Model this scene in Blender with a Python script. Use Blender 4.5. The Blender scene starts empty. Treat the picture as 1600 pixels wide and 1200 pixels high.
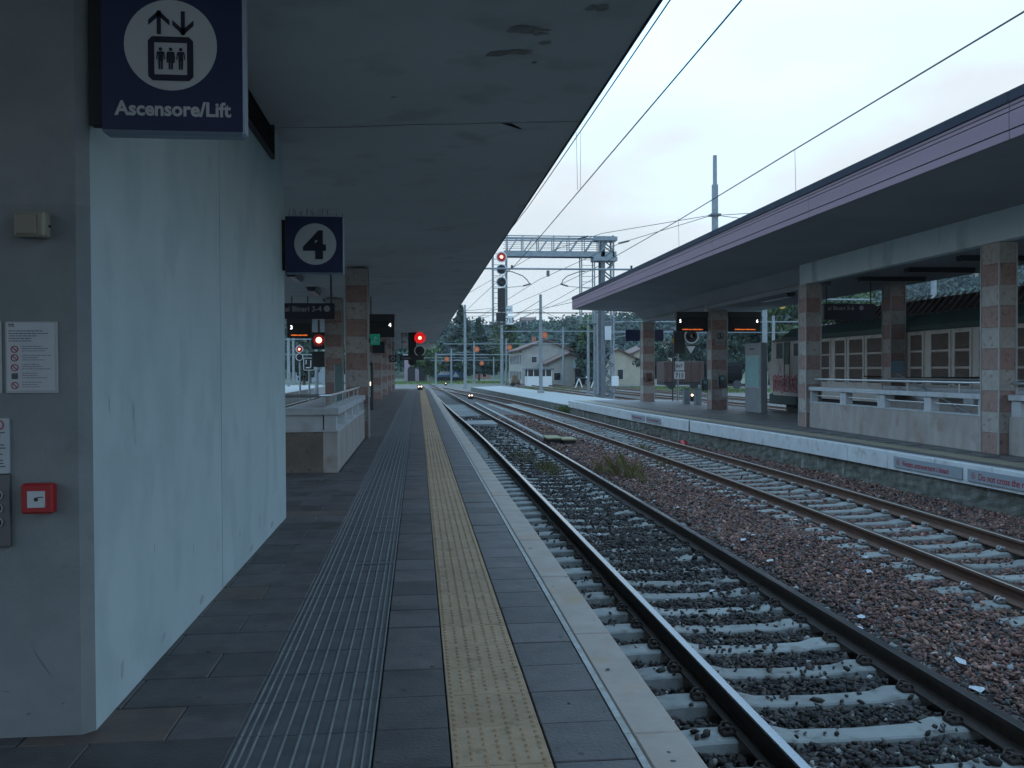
import bpy, math, random
import numpy as np
from mathutils import Vector, Matrix
random.seed(7); RNG = np.random.default_rng(7)
S = bpy.context.scene; COL = S.collection
R = math.radians
# ------------------------------------------------------------------ camera
EYE = Vector((0, 0, 1.56)); FPX = 1440.0
fw = Vector((653 - 800, 578 - 600, FPX)).normalized()
dn = Vector((0.006, 1, 0)); dn = (dn - fw * dn.dot(fw)).normalized()
rt = dn.cross(fw)
rows = [Vector((rt[i], fw[i], -dn[i])) for i in range(3)]      # camera right / down / forward in world axes
cam = bpy.data.cameras.new('camera'); cam.sensor_width = 36; cam.lens = FPX / 1600 * 36
cam.clip_start = 0.05; cam.clip_end = 6000
co = bpy.data.objects.new('camera', cam); COL.objects.link(co); S.camera = co
m = Matrix.Identity(4)
for i in range(3):
    m[i][0] = rows[0][i]; m[i][1] = -rows[1][i]; m[i][2] = -rows[2][i]; m[i][3] = EYE[i]
co.matrix_world = m
# ------------------------------------------------------------------ sky and sun
SUN_EL, SUN_ROT = 7.0, 80.0
W = bpy.data.worlds.new('World'); S.world = W; W.use_nodes = True
nt = W.node_tree; nt.nodes.clear()
def wn(t, **k):
    n = nt.nodes.new(t)
    for a, b in k.items(): setattr(n, a, b)
    return n
wo = wn('ShaderNodeOutputWorld'); bg = wn('ShaderNodeBackground')
sky = wn('ShaderNodeTexSky', sky_type='NISHITA', sun_disc=False, sun_elevation=R(SUN_EL), sun_rotation=R(SUN_ROT),
         altitude=150.0, air_density=1.0, dust_density=1.6, ozone_density=2.0)
STR = 0.085
def lin(c): return (c[0] / STR, c[1] / STR, c[2] / STR, 1)
tc = wn('ShaderNodeTexCoord'); mp = wn('ShaderNodeMapping'); mp.inputs['Scale'].default_value = (1.0, 1.0, 2.2)
no = wn('ShaderNodeTexNoise'); no.inputs['Scale'].default_value = 2.6; no.inputs['Detail'].default_value = 5; no.inputs['Roughness'].default_value = .5
sx = wn('ShaderNodeSeparateXYZ'); ad = wn('ShaderNodeMath', operation='MULTIPLY_ADD'); ad.inputs[1].default_value = .80; 
cr = wn('ShaderNodeValToRGB'); e = cr.color_ramp.elements                     # low pale mauve haze, thin blue cloud band, bright overcast above
e[0].position = .30; e[0].color = lin((.90, .90, .96)); e[1].position = .82; e[1].color = lin((1.08, 1.78, 2.55))
q = e.new(.46); q.color = lin((.80, .90, .95)); q = e.new(.55); q.color = lin((.89, .96, 1.02)); q = e.new(.66); q.color = lin((.95, 1.25, 1.5))
mx = wn('ShaderNodeMix', data_type='RGBA'); mx.inputs[0].default_value = .93
nt.links.new(tc.outputs['Generated'], mp.inputs['Vector']); nt.links.new(mp.outputs[0], no.inputs['Vector']); nt.links.new(tc.outputs['Generated'], sx.inputs[0])
nt.links.new(no.outputs[0], ad.inputs[0]); nt.links.new(sx.outputs[2], ad.inputs[2]); nt.links.new(ad.outputs[0], cr.inputs[0])
nt.links.new(sky.outputs[0], mx.inputs[6]); nt.links.new(cr.outputs[0], mx.inputs[7])
nt.links.new(mx.outputs[2], bg.inputs['Color']); bg.inputs['Strength'].default_value = STR
nt.links.new(bg.outputs[0], wo.inputs['Surface'])
sl = bpy.data.lights.new('sun', 'SUN'); sl.energy = 0.12; sl.angle = R(60); sl.color = (1, .93, .86)
so = bpy.data.objects.new('sun', sl); COL.objects.link(so)
d = Vector((math.sin(R(SUN_ROT)) * math.cos(R(SUN_EL)), math.cos(R(SUN_ROT)) * math.cos(R(SUN_EL)), math.sin(R(SUN_EL))))
so.rotation_euler = d.to_track_quat('Z', 'Y').to_euler(); so.location = (0, 0, 60)
S.view_settings.view_transform = 'Standard'; S.view_settings.look = 'None'; S.view_settings.gamma = 1
S.view_settings.use_curve_mapping = False; S.view_settings.exposure = 0.0
try:
    S.cycles.use_denoising = True
except Exception: pass
S.cycles.max_bounces = 8; S.cycles.diffuse_bounces = 5
# ------------------------------------------------------------------ materials
MATS = {}; ALB = .80
def mat(name, col, rough=.8, col2=None, scale=3.0, detail=6, bump=0.0, bscale=None, metal=0, emit=None, estr=0, spec=None, stretch=None,
        lo=.35, hi=.65, col3=None, scale3=12, stretch3=None, var=.28, p3=.56, attr=None, alpha_to=None, wave=None):
    if name in MATS: return MATS[name]
    if not attr and not emit:
        col = tuple(c * ALB for c in col); col2 = col2 and tuple(c * ALB for c in col2); col3 = col3 and tuple(c * ALB for c in col3)
    M = bpy.data.materials.new(name); M.use_nodes = True; t = M.node_tree; b = t.nodes['Principled BSDF']
    b.inputs['Roughness'].default_value = rough; b.inputs['Metallic'].default_value = metal
    if spec is not None: b.inputs['Specular IOR Level'].default_value = spec
    c4 = lambda c: (c[0], c[1], c[2], 1)
    b.inputs['Base Color'].default_value = c4(col)
    g = t.nodes.new('ShaderNodeNewGeometry'); src = g.outputs['Position']
    if stretch:
        mpn = t.nodes.new('ShaderNodeMapping'); mpn.inputs['Scale'].default_value = stretch
        t.links.new(src, mpn.inputs[0]); src = mpn.outputs[0]
    out = None
    if col2:
        n = t.nodes.new('ShaderNodeTexNoise'); n.inputs['Scale'].default_value = scale; n.inputs['Detail'].default_value = detail
        n.inputs['Roughness'].default_value = .62
        t.links.new(src, n.inputs['Vector'])
        r = t.nodes.new('ShaderNodeValToRGB'); r.color_ramp.elements[0].position = lo; r.color_ramp.elements[1].position = hi
        r.color_ramp.elements[0].color = c4(col); r.color_ramp.elements[1].color = c4(col2)
        t.links.new(n.outputs[0], r.inputs[0]); out = r.outputs[0]
    if col3:
        n = t.nodes.new('ShaderNodeTexNoise'); n.inputs['Scale'].default_value = scale3; n.inputs['Detail'].default_value = 8
        if stretch3:
            m3 = t.nodes.new('ShaderNodeMapping'); m3.inputs['Scale'].default_value = stretch3
            t.links.new(g.outputs['Position'], m3.inputs[0]); t.links.new(m3.outputs[0], n.inputs['Vector'])
        else: t.links.new(g.outputs['Position'], n.inputs['Vector'])
        r = t.nodes.new('ShaderNodeValToRGB'); r.color_ramp.elements[0].position = p3; r.color_ramp.elements[1].position = p3 + .14
        r.color_ramp.elements[0].color = (0, 0, 0, 1); r.color_ramp.elements[1].color = (1, 1, 1, 1)
        t.links.new(n.outputs[0], r.inputs[0])
        mm = t.nodes.new('ShaderNodeMix'); mm.data_type = 'RGBA'; t.links.new(r.outputs[0], mm.inputs[0])
        if out: t.links.new(out, mm.inputs[6])
        else: mm.inputs[6].default_value = c4(col)
        mm.inputs[7].default_value = c4(col3); out = mm.outputs[2]
    if attr:
        a = t.nodes.new('ShaderNodeAttribute'); a.attribute_name = attr
        mm = t.nodes.new('ShaderNodeMix'); mm.data_type = 'RGBA'; mm.blend_type = 'MULTIPLY'; mm.inputs[0].default_value = 1
        if out: t.links.new(out, mm.inputs[6])
        else: mm.inputs[6].default_value = c4(col)
        t.links.new(a.outputs['Color'], mm.inputs[7]); out = mm.outputs[2]
    if alpha_to == 'object':
        oi = t.nodes.new('ShaderNodeObjectInfo'); mr = t.nodes.new('ShaderNodeMapRange')
        mr.inputs['To Min'].default_value = 1 - var; mr.inputs['To Max'].default_value = 1 + var
        t.links.new(oi.outputs['Random'], mr.inputs[0])
        vm = t.nodes.new('ShaderNodeVectorMath'); vm.operation = 'SCALE'
        if out: t.links.new(out, vm.inputs[0])
        else: vm.inputs[0].default_value = col
        t.links.new(mr.outputs[0], vm.inputs['Scale']); out = vm.outputs[0]
    if out: t.links.new(out, b.inputs['Base Color'])
    if bump:
        n = t.nodes.new('ShaderNodeTexNoise'); n.inputs['Scale'].default_value = bscale or scale * 6; n.inputs['Detail'].default_value = 6
        t.links.new(g.outputs['Position'], n.inputs['Vector'])
        bp = t.nodes.new('ShaderNodeBump'); bp.inputs['Strength'].default_value = bump; bp.inputs['Distance'].default_value = .01
        t.links.new(n.outputs[0], bp.inputs['Height']); t.links.new(bp.outputs[0], b.inputs['Normal'])
    if emit:
        b.inputs['Emission Color'].default_value = c4(emit); b.inputs['Emission Strength'].default_value = estr
    MATS[name] = M; return M
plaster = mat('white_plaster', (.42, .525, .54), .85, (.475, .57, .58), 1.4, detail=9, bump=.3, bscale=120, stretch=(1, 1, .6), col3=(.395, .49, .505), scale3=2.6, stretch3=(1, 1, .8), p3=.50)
stain_m = mat('wall_stain', (.30, .36, .38), .9, (.38, .46, .47), 9)
beam_m = mat('painted_beam', (.58, .66, .67), .85, (.64, .71, .71), 1.2, bump=.15, bscale=90, col3=(.42, .48, .49), scale3=2, stretch3=(1, 1, .3))
plaster_low = mat('shaded_plaster', (.225, .25, .26), .85, (.275, .295, .305), 4, bump=.3, bscale=120, col3=(.18, .19, .20), scale3=2.6, p3=.60)  # front face of the white block: its weaker light put into a darker colour
plaster_up = mat('shaded_upper_plaster', (.26, .28, .29), .85, (.31, .33, .335), 4, bump=.3, bscale=120)  # upper front band, also darkened to carry the shade
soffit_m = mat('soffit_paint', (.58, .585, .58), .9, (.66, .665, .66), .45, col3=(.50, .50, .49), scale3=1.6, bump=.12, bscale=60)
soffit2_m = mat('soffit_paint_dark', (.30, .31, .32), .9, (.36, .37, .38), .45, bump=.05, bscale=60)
peel_m = mat('bare_plaster_patch', (.27, .25, .23), .95, (.40, .38, .36), 9)
crack_m = mat('dark_crack', (.05, .05, .05), 1)
fasc_m = mat('lilac_fascia', (.18, .11, .15), .6, (.22, .14, .185), .8, stretch=(1, .15, 3), bump=.05)
cap_m = mat('roof_flashing', (.030, .036, .052), .85, (.042, .05, .068), 1.5, spec=.15)
fasc_dark = mat('shadow_gap', (.05, .04, .05), .8)
tilew_m = mat('stained_paving', (.105, .076, .064), .65, (.145, .105, .088), 4, bump=.4, bscale=55, col3=(.09, .062, .055), scale3=3)
tile_m = mat('porphyry_paving', (.066, .058, .060), .6, (.112, .096, .094), 5, bump=.4, bscale=55, alpha_to='object', col3=(.050, .042, .040), scale3=2.6, p3=.53)
tile2_m = mat('porphyry_paving_far', (.066, .058, .060), .6, (.112, .096, .094), 3, bump=.3, bscale=40, col3=(.06, .055, .052), scale3=1.1, p3=.52)
tilep2_m = mat('far_platform_paving', (.12, .112, .108), .6, (.17, .155, .15), 2, bump=.2, bscale=30, col3=(.085, .08, .078), scale3=.9)  # paler than the near paving: brighter open-air light put into the colour
joint_m = mat('paving_joint', (.055, .055, .055), .95)
rib_m = mat('ribbed_tile', (.065, .065, .068), .6, (.105, .105, .105), 7, bump=.2, bscale=70)
ribl_m = mat('ribbed_tile_wear', (.22, .225, .225), .7, (.13, .135, .135), 9)
yel_m = mat('yellow_tactile', (.37, .245, .145), .75, (.45, .31, .195), 6, bump=.2, bscale=80, col3=(.27, .19, .11), scale3=9, alpha_to='object', var=.08)
edge_m = mat('beige_stone', (.37, .305, .26), .7, (.46, .38, .33), 4, bump=.2, bscale=70, col3=(.42, .30, .20), scale3=2.3)
wline_m = mat('worn_white_line', (.50, .50, .48), .7, (.33, .32, .30), 13)
conc_m = mat('old_concrete', (.26, .26, .25), .9, (.36, .36, .35), 3, bump=.35, bscale=40)
mossy_m = mat('mossy_concrete', (.075, .08, .06), .95, (.19, .185, .165), 5, detail=9, bump=.8, bscale=18, col3=(.33, .33, .31), scale3=2.4, stretch3=(1, 1.5, .45), p3=.6)
coping_m = mat('white_coping', (.55, .57, .58), .75, (.66, .68, .69), 1.6, bump=.15, bscale=50, col3=(.45, .45, .43), scale3=5)
sleep_m = mat('sleeper_concrete', (.265, .27, .26), .9, (.335, .34, .325), 6, bump=.3, bscale=60, col3=(.20, .185, .17), scale3=7, alpha_to='object', var=.16)
rust_m = mat('rail_rust', (.030, .021, .017), .75, (.055, .036, .026), 9, bump=.2, bscale=60)
rust2_m = mat('rail_rust_brown', (.095, .045, .028), .8, (.135, .070, .046), 7, bump=.2, bscale=60)
steel_m = mat('rail_head', (.42, .43, .45), .22, metal=1)
steel2_m = mat('rail_head_dull', (.30, .25, .22), .42, metal=1)
clip_m = mat('rail_clip_metal', (.10, .09, .085), .6, (.22, .21, .2), 30, metal=.3)
clipw_m = mat('clip_spring', (.50, .50, .50), .5)
stone_m = mat('crushed_stone', (1, 1, 1), .9, (.72, .72, .72), 35, attr='tint')
bed_m = mat('ballast_bed', (.045, .042, .042), .95, (.10, .085, .08), 22, bump=1.0, bscale=30, col3=(.17, .14, .13), scale3=26)
yard_m = mat('yard_ballast', (.10, .09, .085), .95, (.19, .17, .155), 1.6, bump=.8, bscale=14, col3=(.10, .13, .05), scale3=.21)
earth_m = mat('ground_grass', (.07, .095, .04), .95, (.13, .14, .07), .25, col3=(.17, .15, .11), scale3=.4)
galv_m = mat('galvanised_steel', (.22, .25, .27), .6, (.30, .33, .35), 4, metal=.25)
galvd_m = mat('dark_galvanised', (.11, .125, .14), .65, (.16, .175, .19), 4, metal=.2)
wire_m = mat('copper_wire', (.07, .06, .055), .6, metal=.5)
black_m = mat('black_paint', (.012, .012, .013), .6)
dark_m = mat('dark_grey_metal', (.035, .035, .04), .5)
white_m = mat('white_paint', (.70, .71, .70), .5)
ring_m = mat('signal_white_ring', (.75, .76, .76), .5)
lens_m = mat('dark_lens', (.02, .022, .03), .15)
red_e = mat('red_lamp', (.5, .01, .01), .3, emit=(1, .05, .03), estr=9)
redc_e = mat('red_lamp_core', (.9, .3, .2), .3, emit=(1, .30, .20), estr=5)
redd_e = mat('red_glass', (.30, .01, .012), .25, emit=(1, .015, .015), estr=.55)
redk_m = mat('red_glass_dim', (.30, .01, .012), .25, emit=(1, .02, .02), estr=.06)
lamp_e = mat('white_lamp', (.9, .8, .7), .3, emit=(1, .72, .48), estr=4)
num_e = mat('lit_numeral', (.8, .8, .8), .4, emit=(1, 1, 1), estr=2.2)
led_e = mat('amber_led', (.4, .1, .02), .4, emit=(1, .20, .03), estr=1.5)
signblue = mat('sign_blue', (.014, .022, .085), .45, (.02, .03, .10), 3)
signblue_d = mat('sign_dark_blue', (.008, .011, .03), .5)
signgrey = mat('sign_white', (.52, .53, .54), .5, (.58, .59, .60), 3)
signedge = mat('sign_edge', (.20, .26, .33), .4)
alu_m = mat('brushed_aluminium', (.55, .57, .58), .35, metal=.8)
pink_m = mat('pink_stone', (.295, .185, .16), .75, (.365, .24, .205), 7, bump=.2, bscale=50, col3=(.20, .115, .10), scale3=13)
grey_m = mat('pale_stone', (.36, .325, .295), .75, (.45, .41, .375), 7, bump=.2, bscale=50, col3=(.26, .17, .14), scale3=11)
trim_m = mat('column_corner_trim', (.40, .40, .38), .6)
travert_shade = mat('parapet_stone_shaded', (.15, .115, .095), .8, (.20, .16, .135), 3.0, bump=.15, bscale=40, col3=(.10, .06, .045), scale3=14, p3=.58)  # same parapet stone, darkened: shadow on the front wall put into the colour
travert = mat('parapet_stone', (.33, .29, .26), .8, (.44, .40, .37), 3.0, stretch=(1, 1, .35), bump=.15, bscale=40, col3=(.33, .25, .21), scale3=2.4)
pcap_m = mat('parapet_cap', (.46, .47, .48), .75, (.54, .55, .56), 4, col3=(.40, .40, .40), scale3=3)
darkint = mat('stairwell_wall', (.20, .20, .20), .9)
redbox = mat('alarm_red', (.42, .015, .02), .45)
beige_box = mat('beige_plastic', (.33, .31, .24), .5)
paper_m = mat('paper', (.52, .55, .60), .6, (.60, .63, .66), 5)
ink_m = mat('print_grey', (.10, .11, .13), .7)
inkred = mat('print_red', (.40, .08, .10), .7)
steel_p = mat('steel_panel', (.16, .16, .17), .4, metal=.5)
green_m = mat('exit_green', (.01, .22, .14), .5, emit=(.02, .5, .32), estr=.10)
teal_m = mat('teal_poster', (.20, .42, .42), .4, (.32, .52, .50), 5)
locog = mat('loco_grey', (.60, .56, .51), .6, (.68, .63, .58), 1.2, col3=(.46, .40, .35), scale3=2)
locob = mat('loco_grille_brown', (.25, .19, .16), .7, (.30, .23, .20), 5)
locoroof = mat('loco_green_roof', (.028, .07, .066), .55, (.04, .085, .08), 2)
locored = mat('graffiti_red', (.45, .06, .08), .6, (.55, .35, .35), 9, lo=.5, hi=.52)
glass_d = mat('dark_window', (.015, .018, .022), .12)
roofbrown = mat('rusty_roof_slats', (.07, .045, .035), .8, (.10, .065, .05), 5)
terra = mat('clay_roof', (.13, .075, .06), .85, (.18, .105, .085), 3)
hwall = mat('house_white', (.34, .32, .28), .9, (.42, .40, .36), 1.0, col3=(.33, .31, .28), scale3=.8, stretch3=(1, 1, .3))
hwall2 = mat('house_cream', (.46, .39, .29), .9, (.54, .47, .36), 1.0)
brick_m = mat('brick_red', (.33, .12, .08), .9, (.40, .17, .12), 4)
pinkw = mat('house_pink', (.42, .30, .34), .9)
trainb = mat('train_blue', (.05, .24, .50), .4)
trainw = mat('train_white', (.85, .88, .90), .5)
orange_m = mat('orange_plastic', (.62, .13, .04), .5)
wagon_m = mat('rust_wagon', (.055, .028, .022), .85, (.085, .042, .032), 3)
leaf1 = mat('leaves_dark', (.030, .055, .032), .8, attr='tint')
leaf2 = mat('leaves_mid', (.062, .10, .035), .8, attr='tint')
leaf3 = mat('leaves_far', (.036, .062, .048), .85, attr='tint')
bark_m = mat('bark', (.08, .065, .05), .95, (.12, .10, .08), 6)
weed_m = mat('weed_blades', (.16, .15, .07), .8, attr='tint')
bottle_m = mat('bottle_plastic', (.45, .55, .65), .2)
bluecan = mat('blue_can', (.03, .09, .42), .35)
straw_m = mat('weathered_wood', (.28, .25, .15), .9, (.38, .34, .2), 8)
# ------------------------------------------------------------------ mesh builder
class MB:
    def __init__(s): s.v = []; s.f = []; s.mi = []
    def add(s, vs, fs, mi=0):
        o = len(s.v); s.v += [tuple(p) for p in vs]
        for f in fs: s.f.append(tuple(i + o for i in f)); s.mi.append(mi)
        return s
    def box(s, x0, y0, z0, x1, y1, z1, mi=0):
        x0, x1 = sorted((x0, x1)); y0, y1 = sorted((y0, y1)); z0, z1 = sorted((z0, z1))
        vs = [(x0, y0, z0), (x1, y0, z0), (x1, y1, z0), (x0, y1, z0), (x0, y0, z1), (x1, y0, z1), (x1, y1, z1), (x0, y1, z1)]
        return s.add(vs, [(0, 3, 2, 1), (4, 5, 6, 7), (0, 1, 5, 4), (1, 2, 6, 5), (2, 3, 7, 6), (3, 0, 4, 7)], mi)
    def cbox(s, x0, y0, z0, x1, y1, z1, c=.004, mi=0):
        x0, x1 = sorted((x0, x1)); y0, y1 = sorted((y0, y1)); z0, z1 = sorted((z0, z1))
        X = (x0, x1); Y = (y0, y1); Z = (z0, z1); vs = []; idx = {}
        for a in (0, 1):
            for b in (0, 1):
                for e in (0, 1):
                    sx, sy, sz = (1 - 2 * a) * c, (1 - 2 * b) * c, (1 - 2 * e) * c
                    idx[a, b, e, 0] = len(vs); vs.append((X[a], Y[b] + sy, Z[e] + sz))
                    idx[a, b, e, 1] = len(vs); vs.append((X[a] + sx, Y[b], Z[e] + sz))
                    idx[a, b, e, 2] = len(vs); vs.append((X[a] + sx, Y[b] + sy, Z[e]))
        fs = []
        I = idx
        fs += [(I[0,0,0,0], I[0,0,1,0], I[0,1,1,0], I[0,1,0,0]), (I[1,0,0,0], I[1,1,0,0], I[1,1,1,0], I[1,0,1,0])]
        fs += [(I[0,0,0,1], I[1,0,0,1], I[1,0,1,1], I[0,0,1,1]), (I[0,1,0,1], I[0,1,1,1], I[1,1,1,1], I[1,1,0,1])]
        fs += [(I[0,0,0,2], I[0,1,0,2], I[1,1,0,2], I[1,0,0,2]), (I[0,0,1,2], I[1,0,1,2], I[1,1,1,2], I[0,1,1,2])]
        for b in (0, 1):
            for e in (0, 1): fs.append((I[0,b,e,1], I[1,b,e,1], I[1,b,e,2], I[0,b,e,2]))
        for a in (0, 1):
            for e in (0, 1): fs.append((I[a,0,e,0], I[a,1,e,0], I[a,1,e,2], I[a,0,e,2]))
        for a in (0, 1):
            for b in (0, 1): fs.append((I[a,b,0,0], I[a,b,1,0], I[a,b,1,1], I[a,b,0,1]))
        for a in (0, 1):
            for b in (0, 1):
                for e in (0, 1): fs.append((I[a,b,e,0], I[a,b,e,1], I[a,b,e,2]))
        return s.add(vs, fs, mi)
    def tube(s, pts, r, n=6, mi=0, cap=True):
        pts = [Vector(p) for p in pts]; rr = r if isinstance(r, (list, tuple)) else [r] * len(pts)
        rings = []
        for i, p in enumerate(pts):
            t = (pts[min(i + 1, len(pts) - 1)] - pts[max(i - 1, 0)]).normalized()
            u = t.cross(Vector((0, 0, 1)) if abs(t.z) < .95 else Vector((0, 1, 0))).normalized(); w = t.cross(u)
            rings.append([p + (u * math.cos(2 * math.pi * k / n) + w * math.sin(2 * math.pi * k / n)) * rr[i] for k in range(n)])
        vs = [q for ring in rings for q in ring]; fs = []
        for i in range(len(pts) - 1):
            for k in range(n):
                a = i * n + k; b = i * n + (k + 1) % n
                fs.append((a, b, b + n, a + n))
        if cap: fs += [tuple(range(n))[::-1], tuple((len(pts) - 1) * n + k for k in range(n))]
        return s.add(vs, fs, mi)
    def disc(s, c, r, n=24, axis='y', t=.01, mi=0, rin=0):      # disc facing -y (or -x), thickness t behind the face
        pts = [(math.cos(2 * math.pi * k / n), math.sin(2 * math.pi * k / n)) for k in range(n)]
        def P(a, b, q):
            if axis == 'y': return (c[0] + a, c[1] + q, c[2] + b)
            if axis == 'x': return (c[0] + q, c[1] - a, c[2] + b)
            return (c[0] + a, c[1] + b, c[2] - q)
        vs = [P(r * a, r * b, 0) for a, b in pts] + [P(r * a, r * b, t) for a, b in pts]
        fs = [(k, (k + 1) % n, n + (k + 1) % n, n + k) for k in range(n)]
        if rin:
            vs += [P(rin * a, rin * b, 0) for a, b in pts] + [P(rin * a, rin * b, t) for a, b in pts]
            fs += [(2 * n + k, 2 * n + (k + 1) % n, (k + 1) % n, k) for k in range(n)]
            fs += [(2 * n + (k + 1) % n, 2 * n + k, 3 * n + k, 3 * n + (k + 1) % n) for k in range(n)]
            fs += [(n + k, n + (k + 1) % n, 3 * n + (k + 1) % n, 3 * n + k) for k in range(n)]
        else:
            fs += [tuple(range(n))[::-1], tuple(range(n, 2 * n))]
        return s.add(vs, fs, mi)
    def poly(s, pts, d, mi=0):              # prism: polygon pts (3D, planar) extruded by vector d
        n = len(pts); vs = [Vector(p) for p in pts] + [Vector(p) + Vector(d) for p in pts]
        fs = [tuple(range(n))[::-1], tuple(range(n, 2 * n))] + [(k, (k + 1) % n, n + (k + 1) % n, n + k) for k in range(n)]
        return s.add(vs, fs, mi)
    def mesh(s, name, mats, smooth=False):
        me = bpy.data.meshes.new(name); me.from_pydata(s.v, [], s.f); me.update()
        for x in (mats if isinstance(mats, (list, tuple)) else [mats]): me.materials.append(x)
        if any(s.mi): me.polygons.foreach_set('material_index', s.mi)
        if smooth: me.polygons.foreach_set('use_smooth', [True] * len(me.polygons))
        return me
    def build(s, name, mats, parent=None, smooth=False, fix=True):
        me = s.mesh(name, mats, smooth)
        return link(name, me, parent)
def link(name, data, parent=None, loc=None, rot=None):
    o = bpy.data.objects.new(name, data); COL.objects.link(o)
    if parent: o.parent = parent
    if loc is not None: o.location = loc
    if rot is not None: o.rotation_euler = rot
    return o
def tag(o, label=None, cat=None, group=None, kind=None):
    if label: o['label'] = label
    if cat: o['category'] = cat
    if group: o['group'] = group
    if kind: o['kind'] = kind
    return o
def thing(name, label, cat, loc=(0, 0, 0), group=None, kind=None, rz=0):
    return tag(link(name, None, None, loc, (0, 0, rz)), label, cat, group, kind)
def npmesh(name, V, F, mats, tint=None, parent=None, smooth=False):
    """V (n,3), F (m,k) uniform polygon arrays"""
    me = bpy.data.meshes.new(name); k = F.shape[1]
    me.vertices.add(len(V)); me.vertices.foreach_set('co', np.ascontiguousarray(V, dtype=np.float32).ravel())
    me.loops.add(F.size); me.loops.foreach_set('vertex_index', np.ascontiguousarray(F, dtype=np.int32).ravel())
    me.polygons.add(len(F)); me.polygons.foreach_set('loop_start', np.arange(0, F.size, k, dtype=np.int32))
    me.update(calc_edges=True)
    for x in (mats if isinstance(mats, (list, tuple)) else [mats]): me.materials.append(x)
    if tint is not None:
        a = me.color_attributes.new('tint', 'FLOAT_COLOR', 'POINT')
        c = np.ones((len(V), 4), np.float32); c[:, :3] = tint; a.data.foreach_set('color', c.ravel())
    return link(name, me, parent)
TXT = {}
def text(body, size, m, parent, loc, facing='y', align='CENTER', bold=.0, ext=.001, name='lettering', sx=1.0, spacing=1.0):
    key = (body, round(size, 4), align, bold, ext, spacing)
    if key not in TXT:
        cu = bpy.data.curves.new('lettering', 'FONT'); cu.body = body; cu.size = size; cu.align_x = align; cu.align_y = 'BOTTOM_BASELINE'
        cu.offset = bold * size; cu.extrude = ext; cu.space_character = spacing; cu.resolution_u = 3
        o = bpy.data.objects.new('lettering', cu); me = bpy.data.meshes.new_from_object(o)
        bpy.data.objects.remove(o); bpy.data.curves.remove(cu); TXT[key] = me
    me = TXT[key].copy(); me.materials.clear(); me.materials.append(m)
    o = link(name, me, parent, loc, (R(90), 0, 0) if facing == 'y' else (R(90), 0, R(-90)))
    o.scale = (sx, 1, 1)
    return o
def smooth_tab(ys, xs, y):
    g = np.arange(-10, 400, .5); v = np.interp(g, ys, xs)
    for _ in range(3): v = np.convolve(np.pad(v, 8, mode='edge'), np.ones(17) / 17, 'valid')
    return np.interp(y, g, v)
def c1(y): return smooth_tab([-10, 26, 33, 40, 52, 66, 83, 110, 150, 400], [2.78, 2.78, 2.72, 2.60, 2.42, 2.30, 2.12, 1.7, .9, -4.1], y)
def c2(y): return smooth_tab([-10, 2, 8, 14, 20, 26, 33, 42, 56, 66, 80, 95, 110, 130, 400], [5.6, 6.25, 6.48, 6.74, 6.68, 6.56, 6.46, 6.35, 6.0, 5.6, 4.7, 3.5, 2.4, 1.4, -4.1], y)
PE_Y = [-4, 5, 9, 12.8, 15.4, 18.6, 21.8, 27.8, 33.2, 45.7]; PE_X = [9.10, 9.06, 9.0, 8.92, 8.81, 8.70, 8.50, 8.07, 7.78, 7.50]
def pe2(y): return np.interp(y, PE_Y, PE_X)
RAIL = -.55; SLT = RAIL - .185          # rail top, sleeper top
# ------------------------------------------------------------------ ground sheet
mb = MB(); mb.add([(-3000, -400, -.92), (3000, -400, -.92), (3000, 3500, -.92), (-3000, 3500, -.92)], [(0, 1, 2, 3)])
tag(mb.build('ground', earth_m), 'flat grassy earth around the railway yard', 'ground', kind='structure')
mb = MB(); mb.add([(-60, -30, -.86), (75, -30, -.86), (95, 148, -.86), (-70, 148, -.86)], [(0, 1, 2, 3)])
tag(mb.build('yard_ground', yard_m), 'stony yard surface with tufts of grass between the tracks', 'ground', kind='structure')
# ------------------------------------------------------------------ near platform
plat = thing('platform', 'station platform paved in dark stone with ribbed and yellow tactile strips', 'platform', kind='structure')
def slab(mb, rects, z0, z1):
    for x0, x1, y0, y1 in rects: mb.box(x0, y0, z0, x1, y1, z1)
# stair opening: x -3.9..-1.75, y 14.6..21.2
mb = MB(); slab(mb, [(-5.6, 1.02, -48, 14.6), (-1.75, 1.02, 14.6, 21.2), (-5.6, -3.9, 14.6, 21.2), (-5.6, 1.02, 21.2, 78)], -.9, -.03)
mb.build('platform_body', joint_m, plat)
mb = MB()
mb.add([(-3.9, 14.6, -.03), (-1.75, 14.6, -.03), (-1.75, 21.2, -.03), (-3.9, 21.2, -.03), (-3.9, 14.6, -2.4), (-1.75, 14.6, -2.4), (-1.75, 21.2, -2.4), (-3.9, 21.2, -2.4)],
       [(0, 4, 5, 1), (1, 5, 6, 2), (2, 6, 7, 3), (3, 7, 4, 0), (4, 7, 6, 5)])
for k in range(12): mb.box(-3.89, 14.7 + .3 * k, -2.39, -1.76, 15.0 + .3 * k, -2.2 + .165 * (12 - k) - .18 * 1)
mb.build('stairwell', darkint, plat)
def tile_mesh(w, l, c=.004, t=.028):
    b = MB(); b.cbox(-w / 2 + .003, -l / 2 + .003, -t, w / 2 - .003, l / 2 - .003, 0, c); return b.mesh('tile', tile_m)
TM = {}
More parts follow.
